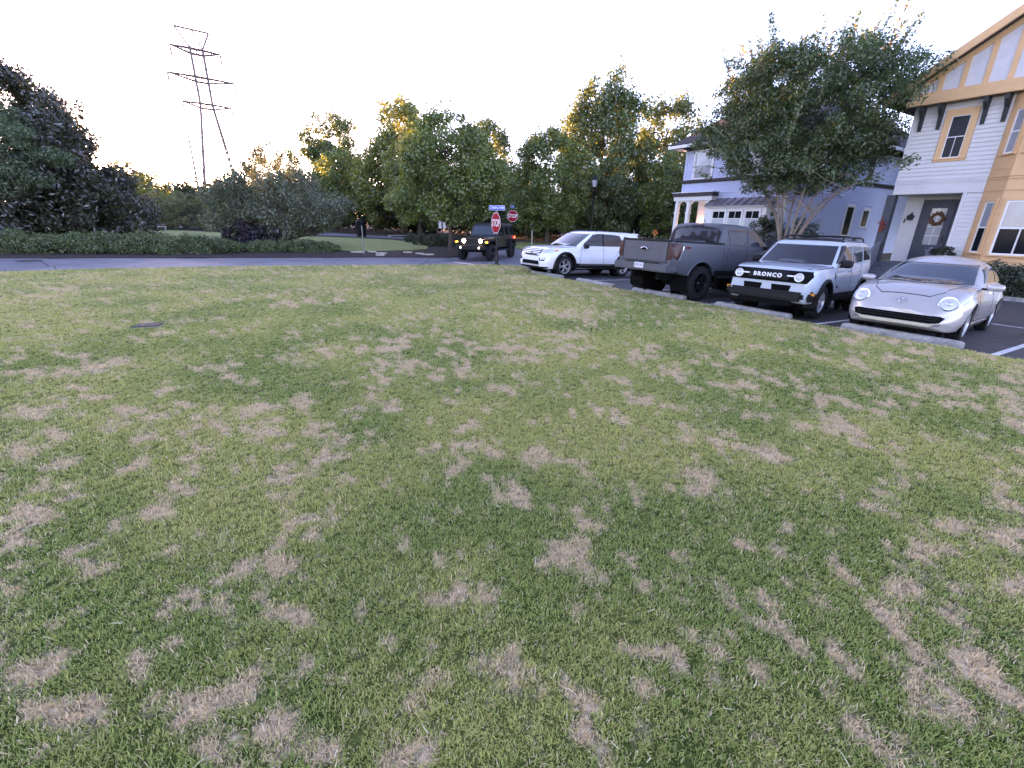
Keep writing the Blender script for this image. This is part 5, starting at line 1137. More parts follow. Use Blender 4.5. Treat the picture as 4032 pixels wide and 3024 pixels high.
class Face:
    """a wall plane in the row frame; a runs along the wall, o points outwards"""
    def __init__(s, root, c, org, d, ): s.root = root; s.c = c; s.o = org; s.d = d; s.n = (d[1], -d[0])
    def pt(s, a, o, z): return (s.o[0] + a * s.d[0] + o * s.n[0] - s.c[0], s.o[1] + a * s.d[1] + o * s.n[1] - s.c[1], z)
    def put(s, name, mb, m, parent=None, smooth=False):
        mb.v = [s.pt(*p) for p in mb.v]; return mb.build(name, m, parent or s.root, smooth)
    def box(s, name, a0, a1, o0, o1, z0, z1, m, parent=None, b=0):
        mb = MB(); (mb.bbox(a0, a1, o0, o1, z0, z1, b) if b else mb.box(a0, a1, o0, o1, z0, z1)); return s.put(name, mb, m, parent)
    def siding(s, wall, a0, a1, z0, z1, m, holes=(), ex=.15, o=.0):
        z = z0
        while z < z1 - .02:
            zt = min(z + ex, z1); segs = [(a0, a1)]
            for h0, h1, g0, g1 in holes:
                if g1 > z + .03 and g0 < zt - .03:
                    ns = []
                    for p, q in segs:
                        if h1 <= p or h0 >= q: ns.append((p, q)); continue
                        if h0 - p > .03: ns.append((p, h0))
                        if q - h1 > .03: ns.append((h1, q))
                    segs = ns
            for p, q in segs:
                t0, t1 = o + .045, o + .008
                mb = MB(); mb.add([(p, o, z), (q, o, z), (q, t0, z), (p, t0, z), (p, o, zt), (q, o, zt), (q, t1, zt), (p, t1, zt)], [(0, 3, 2, 1), (4, 5, 6, 7), (0, 1, 5, 4), (1, 2, 6, 5), (2, 3, 7, 6), (3, 0, 4, 7)])
                s.put('siding_board', mb, m, wall)
            z = zt
    def window(s, a0, a1, z0, z1, cas, m, cols=1, rows=2, glass=None, cols_low=None, sill=True, label=None, sash=.035, sm=None, head=True, o=0.0, vsplit=None):
        mb = MB(); t = o + .055
        mb.box(a0 - cas, a0, o, t, z0, z1); mb.box(a1, a1 + cas, o, t, z0, z1); mb.box(a0 - cas, a1 + cas, o, t + .004, z1, z1 + cas * (1.15 if head else 1)); mb.box(a0 - cas, a1 + cas, o, t + .004, z0 - cas * .6, z0)
        if sill: mb.box(a0 - cas - .03, a1 + cas + .03, o, t + .045, z0 - .05, z0 - .004)
        w = s.put('window', mb, m)
        if label: w['label'] = label
        sm = sm or HM['white']; glass = glass or HM['glass']
        zs = [z0] + ([z0 + (z1 - z0) * f for f in (vsplit or [k / rows for k in range(1, rows)])]) + [z1]
        for r in range(len(zs) - 1):
            nc = cols[r] if isinstance(cols, (list, tuple)) else cols; g = glass[r] if isinstance(glass, (list, tuple)) else glass
            for k in range(nc):
                p, q = a0 + (a1 - a0) * k / nc, a0 + (a1 - a0) * (k + 1) / nc
                s.box('pane', p + sash * .5, q - sash * .5, o + .004, o + .014, zs[r] + sash * .5, zs[r + 1] - sash * .5, g, w)
        fb = MB()
        for r, zz in enumerate(zs): fb.box(a0, a1, o + .003, o + .03, zz - sash * (.5 if 0 < r < len(zs) - 1 else 0) - (sash if r == len(zs) - 1 else 0), zz + sash * (.5 if 0 < r < len(zs) - 1 else (1 if r == 0 else 0)))
        fb.box(a0, a0 + sash, o + .002, o + .029, z0, z1); fb.box(a1 - sash, a1, o + .002, o + .029, z0, z1)
        for r in range(len(zs) - 1):
            nc = cols[r] if isinstance(cols, (list, tuple)) else cols
            for k in range(1, nc): x = a0 + (a1 - a0) * k / nc; fb.box(x - sash * .3, x + sash * .3, o + .003, o + .026, zs[r], zs[r + 1])
        s.put('sash', fb, sm, w); return w

# ------------------------------------------------------------------ cream and peach house
def cream_house():
    C = (8.7, 19.0); t = thing('cream_house', 'cream sided house with peach trim and half timbered gable at right edge', 'house', W(C[0], C[1], -.15), ROWANG)
    ZB = .15                                                     # local z is world z + ZB
    sh = lambda mb: mb.shift(-C[0], -C[1], ZB)
    F = Face(t, C, (0, 14.5), (1, 0))
    pt0 = F.pt; F.pt = lambda a, o, z: (lambda p: (p[0], p[1], p[2] + ZB))(pt0(a, o, z))
    def mk(face):
        q = face.pt; face.pt = lambda a, o, z: (lambda p: (p[0], p[1], p[2] + ZB))(q(a, o, z)); return face
    mb = MB(); mb.box(5.86, 14, 14.5, 27, -.4, 6.6); mb.box(3.6, 5.86, 14.5, 27, 3.3, 6.6); mb.box(3.6, 5.86, 16.0, 27, -.4, 3.3)
    wall = sh(mb).build('wall', HM['cream'], t, False)
    F.siding(wall, 3.6, 6.38, 3.8, 6.5, HM['cream'], [(4.56, 5.55, 4.4, 6.2)])
    F.siding(wall, 5.9, 6.38, -.05, 3.28, HM['cream'])
    B = mk(Face(t, C, (0, 16.0), (1, 0)))
    B.siding(wall, 3.72, 4.22, .57, 3.28, HM['cream']); B.siding(wall, 5.5, 5.85, .57, 3.28, HM['cream'])
    F.box('frieze_board', 3.56, 6.38, .0, .05, 3.28, 3.66, HM['cream']); F.box('frieze_cap', 3.54, 6.4, .0, .075, 3.66, 3.72, HM['cream']); F.box('frieze_cap', 3.54, 6.4, .0, .06, 3.73, 3.79, HM['cream'])
    F.box('corner_board', 3.55, 3.66, .0, .045, 3.8, 6.5, HM['cream']); F.box('corner_board', 5.82, 5.93, .0, .045, .5, 3.28, HM['cream'])
    F.box('porch_ceiling', 3.56, 5.86, -1.5, -.0, 3.27, 3.3, HM['cream'])
    # porch floor, steps, rails
    fl = F.box('porch_floor', 3.4, 5.86, -1.5, .12, -.35, .55, HM['deck'])
    for k in range(4): F.box('step', 3.68, 5.15, .12 + .28 * k, .12 + .28 * (k + 1) + .03, -.35, .55 - .155 * (k + 1), HM['deck'], None, .012)
    F.box('porch_column', 3.36, 3.66, -.33, -.03, .55, 3.27, HM['slate'])
    mb = MB(); mb.add([(3.5, .02, .5), (3.62, .02, .5), (3.5, 1.25, -.1), (3.62, 1.25, -.1), (3.5, .02, 1.4), (3.62, .02, 1.4), (3.5, 1.25, .72), (3.62, 1.25, .72)], [(0, 1, 3, 2), (4, 6, 7, 5), (0, 4, 5, 1), (2, 3, 7, 6), (0, 2, 6, 4), (1, 5, 7, 3)]); F.put('stair_wall', mb, HM['greyblue'])
    F.box('newel_post', 3.44, 3.7, 1.2, 1.42, -.35, .95, HM['greyblue'], None, .01); F.box('newel_cap', 3.4, 3.74, 1.16, 1.46, .95, 1.0, HM['greyblue'])
    F.box('newel_post', 5.3, 5.5, .0, .2, .5, 1.1, HM['greyblue'], None, .01); F.box('newel_cap', 5.25, 5.55, -.05, .25, 1.1, 1.15, HM['greyblue'])
    mb = MB(); mb.ell((5.4, .1, 1.21), (.07, .07, .07)); F.put('newel_ball', mb, HM['greyblue'], None, True)
    # door unit
    B.box('door_frame', 4.22, 5.48, .0, .06, .55, 3.12, HM['slate'])
    d = B.box('door', 4.36, 5.32, .06, .1, .58, 2.98, HM['slate'], None, .006)
    for r in range(4):
        for c in range(2): B.box('door_pane', 4.6 + .255 * c, 4.845 + .255 * c, .1, .106, 1.31 + .37 * r, 1.66 + .37 * r, HM['curtain'], d)
    mb = MB(); mb.box(4.84, 4.862, .1, .12, 1.3, 2.79)
    for r in range(1, 4): mb.box(4.6, 5.11, .1, .119, 1.295 + .37 * r, 1.315 + .37 * r)
    B.put('muntins', mb, HM['white'], d)
    mb = MB(); mb.ell((5.22, .14, 1.55), (.03, .04, .03)); mb.box(5.19, 5.25, .1, .115, 1.42, 1.72); B.put('door_handle', mb, HM['black'], d)
    mb = MB(); mb.box(4.3, 5.0, .1, .6, .551, .57); B.put('door_mat', mb, HM['brown'])
    # windows
    F.window(4.78, 5.34, 4.55, 6.0, .2, HM['peach'], cols=[2, 1], glass=HM['glass'], sash=.03)
    # two-storey bay
    plan = [(6.38, 14.5), (7.08, 13.86), (9.9, 13.86), (10.6, 14.5), (10.6, 14.7), (6.38, 14.7)]
    mb = MB(); mb.prism(plan, 'z', -.4, 6.46); sh(mb).build('bay', HM['peach'], t, False)
    L1 = math.hypot(.7, .64)
    A = mk(Face(t, C, (6.38, 14.5), (.7 / L1, -.64 / L1))); Q = mk(Face(t, C, (7.08, 13.86), (1, 0)))
    A.window(.34, .76, 1.14, 2.92, .1, HM['peach'], cols=1, glass=[HM['glass'], HM['curtain']], sash=.05)
    A.window(.34, .76, 4.5, 5.9, .1, HM['peach'], cols=1, glass=[HM['curtain'], HM['curtain']], sash=.05)
    Q.window(.18, 1.35, 1.1, 2.94, .08, HM['peach'], cols=[2, 1], glass=[HM['glass'], HM['curtain']], sash=.06)
    Q.window(1.55, 2.7, 1.1, 2.94, .08, HM['peach'], cols=[2, 1], glass=[HM['glass'], HM['curtain']], sash=.06)
    Q.window(.2, 1.3, 4.5, 5.9, .08, HM['peach'], cols=1, glass=HM['glass'], sash=.06)
    for f, ln in ((A, L1), (Q, 2.8)):
        for z0, z1, o in ((3.28, 3.33, .03), (3.66, 3.71, .035), (3.74, 3.79, .045), (.86, .91, .03)): f.box('bay_band', .01, ln - .01, .0, o, z0, z1, HM['peach'])
        f.box('bay_panel', .2, ln - .12, .0, .018, .3, .75, HM['peach']); f.box('bay_panel', .2, ln - .12, .0, .018, 4.0, 4.28, HM['peach'])
    # gable: beam, stucco field, timbers, roof
    F.box('gable_beam', 3.35, 14.1, .3, .5, 6.46, 6.86, HM['peach'], None, .01); F.box('gable_soffit', 3.4, 14.05, .0, .3, 6.5, 6.58, HM['brown'])
    pk = (8.7, 10.42); gl = [(3.4, 6.86), (14.0, 6.86), pk]
    mb = MB(); mb.prism(gl, 'y', 14.2, 14.9); g = sh(mb).build('gable', HM['stucco'], t, False)
    for k in range(-8, 9):
        x = 8.7 + k * .64; zt = 6.86 + (1 - abs(x - 8.7) / 5.3) * 3.5
        if zt > 7.2:
            wdt = .075; F.box('timber', x - wdt, x + wdt, .3, .34, 6.86, zt, HM['peach'], g)
    for sg in (-1, 1):
        e = 8.7 + sg * 6.05; ez = 10.42 - 6.05 * .632
        mb = MB(); pr = [(e, ez), (8.7, 10.42), (8.7, 10.7), (e, ez + .26)]; mb.prism(pr if sg < 0 else pr[::-1], 'y', 13.75, 27.6); sh(mb).build('roof', HM['shingle'], t, False)
        mb = MB(); pr = [(e, ez - .06), (8.7, 10.36), (8.7, 10.66), (e, ez + .24)]; mb.prism(pr if sg < 0 else pr[::-1], 'y', 13.66, 13.75); sh(mb).build('bargeboard', HM['peach'], t, False)
        mb = MB(); pr = [(8.7 + sg * 5.3, 6.86), (8.7, 10.21), (8.7, 10.42), (8.7 + sg * 5.35, 7.06)]; mb.prism(pr if sg < 0 else pr[::-1], 'y', 14.14, 14.2); sh(mb).build('rake_timber', HM['peach'], t, False)
    for x in (3.85, 4.43, 5.7, 6.25, 10.9, 11.6):
        mb = MB(); mb.prism([(0.0, 5.6), (.07, 5.6), (.16, 6.05), (.4, 6.28), (.4, 6.46), (0.0, 6.46)], 'x', x - .06, x + .06); F.put('bracket', mb, HM['bracket'])
    # wall lamp and door bell
    mb = MB(); mb.prism([(3.86, 2.3), (4.0, 2.3), (4.05, 2.46), (3.93, 2.56), (3.81, 2.46)], 'y', .05, .2); o = B.put('wall_lamp', mb, HM['black']); B.box('lamp_arm', 3.92, 3.95, .0, .12, 2.5, 2.62, HM['black'], o)
    B.box('door_bell', 3.6 + .1, 3.74, .03, .06, 2.18, 2.36, HM['brown'])
    # things hung up or standing here
    wr = MB(); pts = [(math.cos(a) * .2, 0, math.sin(a) * .2) for a in [k * 6.283 / 16 for k in range(17)]]
    rg = random.Random(5); wr.tube(pts, [.045 + rg.uniform(0, .02) for _ in pts], 7, False)
    for k in range(60):
        a = rg.uniform(0, 6.283); r = .2 + rg.uniform(-.06, .08); wr.ell((math.cos(a) * r, rg.uniform(-.05, .03), math.sin(a) * r), (.03, .02, .03), 5, 4)
    o = wr.build('door_wreath', HM['wreath']); o.location = W(4.86, 15.84, 2.36); o.rotation_euler.z = ROWANG; tag(o, 'round dried wreath hanging on the slate blue front door', 'wreath')
    fl_ = MB()
    for k in range(30): fl_.ell((rg.gauss(0, .05), rg.gauss(0, .05), rg.gauss(0, .12)), (.035, .035, .04), 6, 4)
    o = fl_.build('flower_basket', HM['flower']); o.location = W(3.5, 14.4, 2.0); o.rotation_euler.z = ROWANG; tag(o, 'bunch of orange flowers hung on the porch column', 'flowers')
cream_house()

# ------------------------------------------------------------------ blue house
def blue_house():
    C = (-5.1, 25.0); t = thing('blue_house', 'pale blue two storey house with hip roof behind the crape myrtle', 'house', W(C[0], C[1], -.1), ROWANG)
    ZB = .1
    def mk(face):
        q = face.pt; face.pt = lambda a, o, z: (lambda p: (p[0], p[1], p[2] + ZB))(q(a, o, z)); return face
    sh = lambda mb: mb.shift(-C[0], -C[1], ZB)
    F = mk(Face(t, C, (0, 16.0), (1, 0))); S = mk(Face(t, C, (-1.73, 0), (0, 1)))
    mb = MB(); mb.box(-8.5, -1.73, 16, 34, 3.55, 6.55); mb.box(-6.05, -1.73, 16, 34, .3, 3.55); mb.box(-8.5, -6.05, 17.8, 34, .3, 3.55); wall = sh(mb).build('wall', HM['blue'], t, False)
    mb = MB(); mb.box(-8.45, -1.78, 16.05, 34, -.4, .35); sh(mb).build('foundation', HM['brick'], t, False)
    F.siding(wall, -8.4, -1.83, 3.8, 4.42, HM['blue']); F.siding(wall, -8.4, -1.83, 4.62, 6.3, HM['blue'], [(-7.95, -6.45, 4.3, 6.4), (-4.6, -3.0, 4.3, 6.4)])
    F.siding(wall, -2.3, -1.83, .4, 3.55, HM['blue']); F.siding(wall, -6.03, -5.85, .4, 3.55, HM['blue'])
    S.siding(wall, 16.1, 32, .45, 4.38, HM['blue'], [(22.75, 24.0, 1.35, 3.35), (25.0, 26.1, 1.85, 3.2), (28.0, 29.1, 1.9, 3.2)])
    S.siding(wall, 16.1, 32, 4.66, 6.3, HM['blue'], [(19.9, 21.2, 4.6, 6.4), (24.2, 25.4, 4.6, 6.4)])
    F.box('corner_board', -8.56, -8.4, .0, .05, 3.8, 6.3, HM['blue']); F.box('corner_board', -1.83, -1.68, .0, .05, .35, 6.3, HM['white']); S.box('corner_board', 15.95, 16.1, .0, .05, .35, 6.3, HM['white'])
    for f, a0, a1 in ((F, -8.55, -1.68), (S, 16, 34)):
        f.box('belt_course', a0, a1, .0, .09, 4.42, 4.62, HM['brown']); f.box('frieze', a0, a1, .0, .06, 6.28, 6.56, HM['brown'])
        x = a0 + .1
        dn_ = MB()
        while x < a1 - .1: dn_.box(x, x + .07, .09, .13, 4.44, 4.56); x += .22
        o = f.put('dentils', dn_, HM['brown']); o['kind'] = 'stuff'
    # hip roof with eaves
    e0, e1, f0, f1, ze, zr = -9.35, -.9, 15.15, 35, 6.56, 9.75; um = (e0 + e1) / 2; dv = (e1 - e0) / 2
    mb = MB(); mb.add([(e0, f0, ze), (e1, f0, ze), (e1, f1, ze), (e0, f1, ze), (um, f0 + dv, zr), (um, f1 - dv, zr)], [(0, 1, 4), (1, 2, 5, 4), (2, 3, 5), (3, 0, 4, 5), (0, 3, 2, 1)]); sh(mb).build('roof', HM['shingle'], t, False)
    mb = MB(); mb.box(e0 - .02, e1 + .02, f0 - .02, f0 + .1, ze - .14, ze + .015); mb.box(e1 - .1, e1 + .02, f0 + .1, f1, ze - .14, ze + .015); mb.box(e0 - .02, e0 + .1, f0 + .1, f1, ze - .14, ze + .015); sh(mb).build('gutter', HM['white'], t, False)
    for x in (-8.2, -6.3, -4.4, -2.4):
        F.box('eave_bracket', x - .06, x + .06, .05, .7, 6.3, 6.5, HM['brown'])
    # dormer
    mb = MB(); mb.box(-5.75, -4.45, 17.0, 20, 7.0, 8.5); dm = sh(mb).build('dormer', HM['blue'], t, False)
    mb = MB(); mb.add([(-6.1, 16.65, 8.48), (-4.1, 16.65, 8.48), (-4.1, 20.5, 8.48), (-6.1, 20.5, 8.48), (-5.1, 17.7, 9.1), (-5.1, 20.5, 9.1)], [(0, 1, 4), (1, 2, 5, 4), (2, 3, 5), (3, 0, 4, 5), (0, 3, 2, 1)]); sh(mb).build('dormer_roof', HM['shingle'], dm, False)
    D = mk(Face(t, C, (0, 17.0), (1, 0))); D.window(-5.5, -4.7, 7.2, 8.25, .12, HM['white'], cols=1, glass=HM['curtain'])
    # windows
    F.window(-7.78, -6.62, 4.68, 6.18, .15, HM['white'], cols=1, glass=[HM['curtain'], HM['blind']]); F.window(-4.4, -3.2, 4.68, 6.18, .15, HM['white'], cols=1, glass=[HM['curtain'], HM['blind']])
    S.window(22.92, 23.85, 1.5, 3.18, .12, HM['white'], cols=1, rows=1); S.window(25.15, 25.98, 2.03, 3.02, .12, HM['white'], cols=1, rows=1); S.window(28.15, 28.98, 2.06, 3.04, .12, HM['white'], cols=1, rows=1)
    S.window(20.1, 21.0, 4.7, 6.2, .1, HM['white'], cols=1, glass=HM['glass']); S.window(24.4, 25.2, 4.7, 6.2, .1, HM['white'], cols=1, glass=HM['glass'])
    for v in (20.9, 21.7): mb = MB(); mb.ell((v, .08, 3.72), (.13, .12, .1), 12, 8); S.put('vent_hood', mb, HM['white'], None, True)
    S.box('meter_box', 24.6, 24.95, .0, .16, .75, 1.3, HM['meter'], None, .02); S.box('meter_box', 23.4, 23.6, .0, .12, .62, .95, HM['meter'], None, .02)
    # box bay with standing seam roof
    mb = MB(); mb.box(-6.0, -2.35, 15.42, 16.0, .2, 2.98); sh(mb).build('bay', HM['white'], t, False)
    B = mk(Face(t, C, (0, 15.42), (1, 0)))
    for k in range(3):
        a = -5.62 + 1.05 * k; B.window(a, a + .84, .98, 2.76, .08, HM['white'], cols=[1, 1, 2], vsplit=[.36, .76], glass=[HM['blind'], HM['blind'], HM['glass']], sash=.04, sill=False)
    B.box('bay_apron', -5.75, -2.55, .0, .03, .35, .85, HM['white']); B.box('bay_cornice', -6.08, -2.27, -.02, .12, 2.9, 3.02, HM['white'])
    mb = MB(); pr = [(15.2, 3.02), (16.0, 3.48), (16.0, 3.4), (15.2, 2.96)]; mb.prism(pr, 'x', -6.15, -2.2); mr = sh(mb).build('metal_roof', HM['metal'], t, False)
    for k in range(9):
        x = -6.12 + 3.88 * k / 8; mb = MB(); mb.prism([(15.2, 3.021), (16.0, 3.481), (16.0, 3.53), (15.2, 3.07)], 'x', x - .014, x + .014); sh(mb).build('seam', HM['metal'], mr, False)
    # porch
    mb = MB(); mb.box(-8.6, -6.0, 15.5, 17.8, -.3, .55); sh(mb).build('porch_floor', HM['deck'], t, False)
    F.box('porch_beam', -8.72, -5.92, -.0, .5, 3.38, 3.62, HM['white']); F.box('porch_fascia', -8.8, -5.85, -.0, .58, 3.62, 3.84, HM['brown']); F.box('porch_cap', -8.85, -5.8, -.0, .62, 3.84, 3.88, HM['white'])
    for x in (-8.5, -7.62, -6.22):
        mb = MB(); mb.bbox(x - .11, x + .11, .2, .42, .55, 3.38, .012); mb.box(x - .14, x + .14, .17, .45, 2.62, 2.7); cpost = F.put('porch_column', mb, HM['white'])
        if x == -6.22:
            for k in range(3):
                me = text_mesh('4', .2, HM['black'], .004); po = link(bpy.data.objects.new('house_number', me), cpost); p = F.pt(x, .425, 2.2 - .25 * k); po.location = p; po.rotation_euler = (R(90), 0, 0)
    for x0, x1 in ((-8.39, -7.73), (-7.51, -6.33)):
        mb = MB(); n = 10; w_ = x1 - x0; r = min(.34, w_ / 2)
        arc = [(x0, 3.38)] + [(x0, 3.38 - r)] + [(x0 + r - r * math.cos(a), 3.38 - r + (r - .05) * math.sin(a)) for a in [math.pi / 2 * k / 6 for k in range(1, 7)]] + [(x1 - r + r * math.sin(a), 3.38 - r + (r - .05) * math.cos(a)) for a in [math.pi / 2 * k / 6 for k in range(0, 6)]] + [(x1, 3.38 - r), (x1, 3.38)]
        mb.prism(arc, 'y', .27, .35); F.put('arch', mb, HM['white'])
    P = mk(Face(t, C, (0, 17.8), (1, 0))); P.box('porch_wall', -8.5, -6.05, .0, .04, .55, 3.5, HM['white'])
    d = P.box('door', -7.15, -6.3, .04, .1, .56, 2.75, HM['slate']); P.box('door_glass', -6.95, -6.5, .1, .108, 1.4, 2.5, HM['glass'], d)
    mb = MB(); mb.lathe([(.03, .2), (.1, .0), (.09, -.02), (0, -.02)], 12, 'z', (-7.75, .18, 1.95)); lp = P.put('porch_lamp', mb, HM['lampglow'], None, True); P.box('lamp_arm', -7.77, -7.73, .04, .2, 2.14, 2.2, HM['black'], lp)
    li = bpy.data.lights.new('porch_light', 'POINT'); li.energy = 4; li.color = (1, .62, .3); li.shadow_soft_size = .06; lo = bpy.data.objects.new('porch_light', li); link(lo, t); lo.location = P.pt(-7.75, .34, 1.9)
blue_house()

# ------------------------------------------------------------------ planting by the houses
tree('foundation_shrub', 'dark narrow evergreen at the blue house corner behind the crape trunk', *W(-1.9, 14.9)[:2], 0, 2.9, [(0, .8), (.3, 1.0), (.6, .85), (.85, .5), (1, .15)], 70, .3, 110, .05, 'box', .05, 300, cat='shrub', surf=.6)
tree('foundation_shrub', 'spiky evergreen right of the crape trunk against blue siding', *W(-.1, 15.3)[:2], 0, 2.4, [(0, .8), (.3, .95), (.7, .7), (1, .2)], 60, .3, 90, .05, 'spruce', .05, 301, cat='shrub', surf=.5, up=.3)
fx = [(6.9, 12.9, .95, 'first low shrub under the peach bay, beside the porch'), (7.9, 12.8, 1.0, 'middle low shrub under the peach bay'), (8.9, 12.8, 1.0, 'last low shrub under the peach bay at the picture edge')]
for i, (u, v, h, lb) in enumerate(fx):
    tree('bay_shrub', lb, *W(u, v)[:2], 0, h, sc(DOME, .75), 55, .24, 120, .036, 'box', .03, 310 + i, 'shrubs under the peach bay', cat='shrub', surf=.55, lump=.3)
tree('topiary_shrub', 'small brownish round topiary beside the porch newel post', *W(5.95, 14.0)[:2], .75, 1.5, [(0, .2), (.4, .34), (.75, .28), (1, .1)], 26, .12, 90, .03, 'wood', .025, 320, cat='shrub', base_h=.6)

# ================================================================== STREET FURNITURE
SM = {'steel': mat('galvanised_steel', (.2, .2, .21), .5, metal=.7), 'blackpost': mat('black_post_paint', (.008, .008, .009), .45, var=.2, vscale=8), 'red': mat('sign_red', (.42, .006, .02), .5, spec=.12), 'white': mat('sign_white', (.8, .8, .82), .45), 'blue': mat('sign_blue', (.03, .09, .5), .5, spec=.15),
      'backalu': mat('sign_back', (.32, .33, .34), .4, metal=.6), 'bin': mat('bin_black', (.005, .005, .006), .5, spec=.3), 'frost': mat('lantern_glass', (.5, .52, .56), .25), 'orange': mat('orange_sign', (.5, .14, .02), .6), 'wood': mat('pale_stake', (.5, .46, .4), .8), 'lattice': mat('pylon_steel', (.16, .14, .15), .6, metal=.3), 'stone': mat('pale_stone', (.36, .32, .27), .9, var=.25, vscale=8, bump=.6, bscale=30)}
# wheel stops
wl_ = ['concrete wheel stop under the nose of the white SUV', 'concrete wheel stop of the empty parking space', 'concrete wheel stop behind the grey pickup', 'concrete wheel stop in front of the pale blue grey SUV', 'concrete wheel stop in front of the beige coupe']
for i, (u0, u1, v0, rz) in enumerate([(-2.6, -.68, .36, 1.2), (.12, 1.97, .42, -1.5), (2.72, 4.62, .5, -1), (5.62, 7.5, .42, -2.2), (8.5, 10.35, .5, .8)]):
    mb = MB(); L = (u1 - u0) / 2; ends = []
    prof = [(-.09, 0), (-.085, .07), (-.055, .115), (.055, .115), (.085, .07), (.09, 0)]
    for x, s in ((-L, .82), (-L + .05, 1), (-L * .4, 1), (L * .4, 1), (L - .05, 1), (L, .82)): ends.append([(x, y * (.95 if s < 1 else 1), z * s) for y, z in prof])
    n = len(prof); k0 = 0
    for r in ends: mb.v += r
    for a in range(len(ends) - 1):
        for j in range(n - 1): mb.f.append((a * n + j, a * n + j + 1, (a + 1) * n + j + 1, (a + 1) * n + j))
    mb.f.append(tuple(range(n))); mb.f.append(tuple(reversed(range((len(ends) - 1) * n, len(ends) * n))))
    o = mb.build('wheel_stop', M['concrete'], None, False); x, y, _ = W((u0 + u1) / 2, v0); o.location = (x, y, T(x, y) + .002); o.rotation_euler.z = ROWANG + R(rz)
    tag(o, wl_[i], 'wheel stop', 'wheel stops of the parking row')
# stop signs
def octagon(r): return [(r * math.cos(R(22.5 + 45 * k)), r * math.sin(R(22.5 + 45 * k))) for k in range(8)]
def stop_sign(label, x, y, zc, size, nrm, post_top, name_sign=None, post='blackpost', fancy=True):
    g = T(x, y); t = thing('stop_sign', label, 'road sign', (x, y, g))
    mb = MB(); mb.tube([(0, 0, -.1), (0, 0, post_top)], .045, 10)
    if fancy: mb.lathe([(.13, 0), (.13, .06), (.09, .1), (.07, .2), (.085, .24), (.07, .3), (.06, .75), (.075, .8), (.045, .86)], 14)
    mb.build('post', SM[post], t)
    a = math.atan2(nrm[0], -nrm[1])
    h = empty('sign_head', t, (0, 0, zc), (R(90), 0, a)); r = size / 2 / math.cos(R(22.5))
    mb = MB(); mb.prism(octagon(r), 'z', .052, .056); mb.build('white_border', SM['white'], h, False)
    mb = MB(); mb.prism(octagon(r * .94), 'z', .0565, .059); mb.build('red_face', SM['red'], h, False)
    mb = MB(); mb.prism(octagon(r * .99), 'z', .048, .0515); mb.build('sign_back', SM['backalu'], h, False)
    me = text_mesh('STOP', size * .43, SM['white'], .001, bold=.008); o = link(bpy.data.objects.new('lettering', me), h); o.location = (0, -.01 * size, .061); o.scale = (.86, 1.12, 1)
    if name_sign:
        tx, nn, w = name_sign
        n2 = empty('street_name_sign', t, (0, 0, post_top + .16), (R(90), 0, math.atan2(nn[0], -nn[1])))
        mb = MB(); mb.bbox(-w / 2, w / 2, -.1, .1, -.012, .012, .01); mb.build('white_border', SM['white'], n2)
        for s in (1, -1): mb = MB(); mb.box(-w / 2 + .012, w / 2 - .012, -.088, .088, min(s * .0125, s * .0135), max(s * .0125, s * .0135)); mb.build('blue_face', SM['blue'], n2, False)
        me = text_mesh(tx, .135, SM['white'], .0008, bold=.003); o = link(bpy.data.objects.new('lettering', me), n2); o.location = (0, 0, .0146); o.scale = (min(1, (w - .06) / max(.01, o.dimensions.x or w)), 1, 1)
        mb = MB(); mb.box(-.05, .05, -.16, -.1, -.03, .03); mb.build('bracket', SM['steel'], n2, False)
    return t
stop_sign('near stop sign with blue street name plate beside the white SUV', -.82, 21.5, 1.86, .88, (-.87, -.49), 2.34, ('CONEFLOWER', (-.25, -.97), .74))
stop_sign('far stop sign partly behind the black off-roader', -.2, 36.6, 2.15, .8, (.02, -1), 2.66, ('ROSE', (.86, -.5), .6))
# street lamp
def street_lamp():
    x, y = 6.1, 38; t = thing('street_lamp', 'black post top lantern in front of the tall trees', 'street lamp', (x, y, T(x, y)))
    mb = MB(); mb.lathe([(.16, 0), (.16, .1), (.12, .2), (.1, .7), (.075, .8), (.06, 2.2), (.05, 4.1), (.09, 4.16), (.05, 4.24), (.12, 4.36), (.14, 4.4)], 14); mb.build('post', SM['blackpost'], t)
    h = empty('lantern', t, (0, 0, 4.4), (0, 0, R(20)))
    mb = MB(); mb.lathe([(.15, 0), (.25, .5)], 4); mb.build('glass', SM['frost'], h, False)
    mb = MB()
    for k in range(4): a = R(90 * k); mb.tube([(.15 * math.cos(a), .15 * math.sin(a), 0), (.25 * math.cos(a), .25 * math.sin(a), .5)], .014, 5)
    mb.build('frame', SM['blackpost'], h, False)
    mb = MB(); mb.lathe([(.3, .49), (.3, .53), (.12, .74), (.05, .78), (.03, .88), (0, .9)], 4); mb.build('cap', SM['blackpost'], h, False)
street_lamp()
def bin_():
    x, y = -14.0, 43.2; t = thing('trash_bin', 'black ribbed trash bin with domed lid by the back street', 'trash bin', (x, y, T(x, y) + .03))
    mb = MB(); mb.lathe([(0, 0), (.34, 0), (.38, .03), (.42, 1.12), (.44, 1.14), (.44, 1.2), (.4, 1.2)], 24)
    for k in range(20): a = k * 6.283 / 20; mb.tube([(.385 * math.cos(a), .385 * math.sin(a), .05), (.425 * math.cos(a), .425 * math.sin(a), 1.1)], .018, 4)
    mb.build('body', SM['bin'], t); mb = MB(); mb.lathe([(.44, 1.24), (.45, 1.27), (.42, 1.33), (.3, 1.42), (.14, 1.46), (0, 1.47)], 24); mb.build('lid', SM['frost'] if False else SM['bin'], t)
bin_()
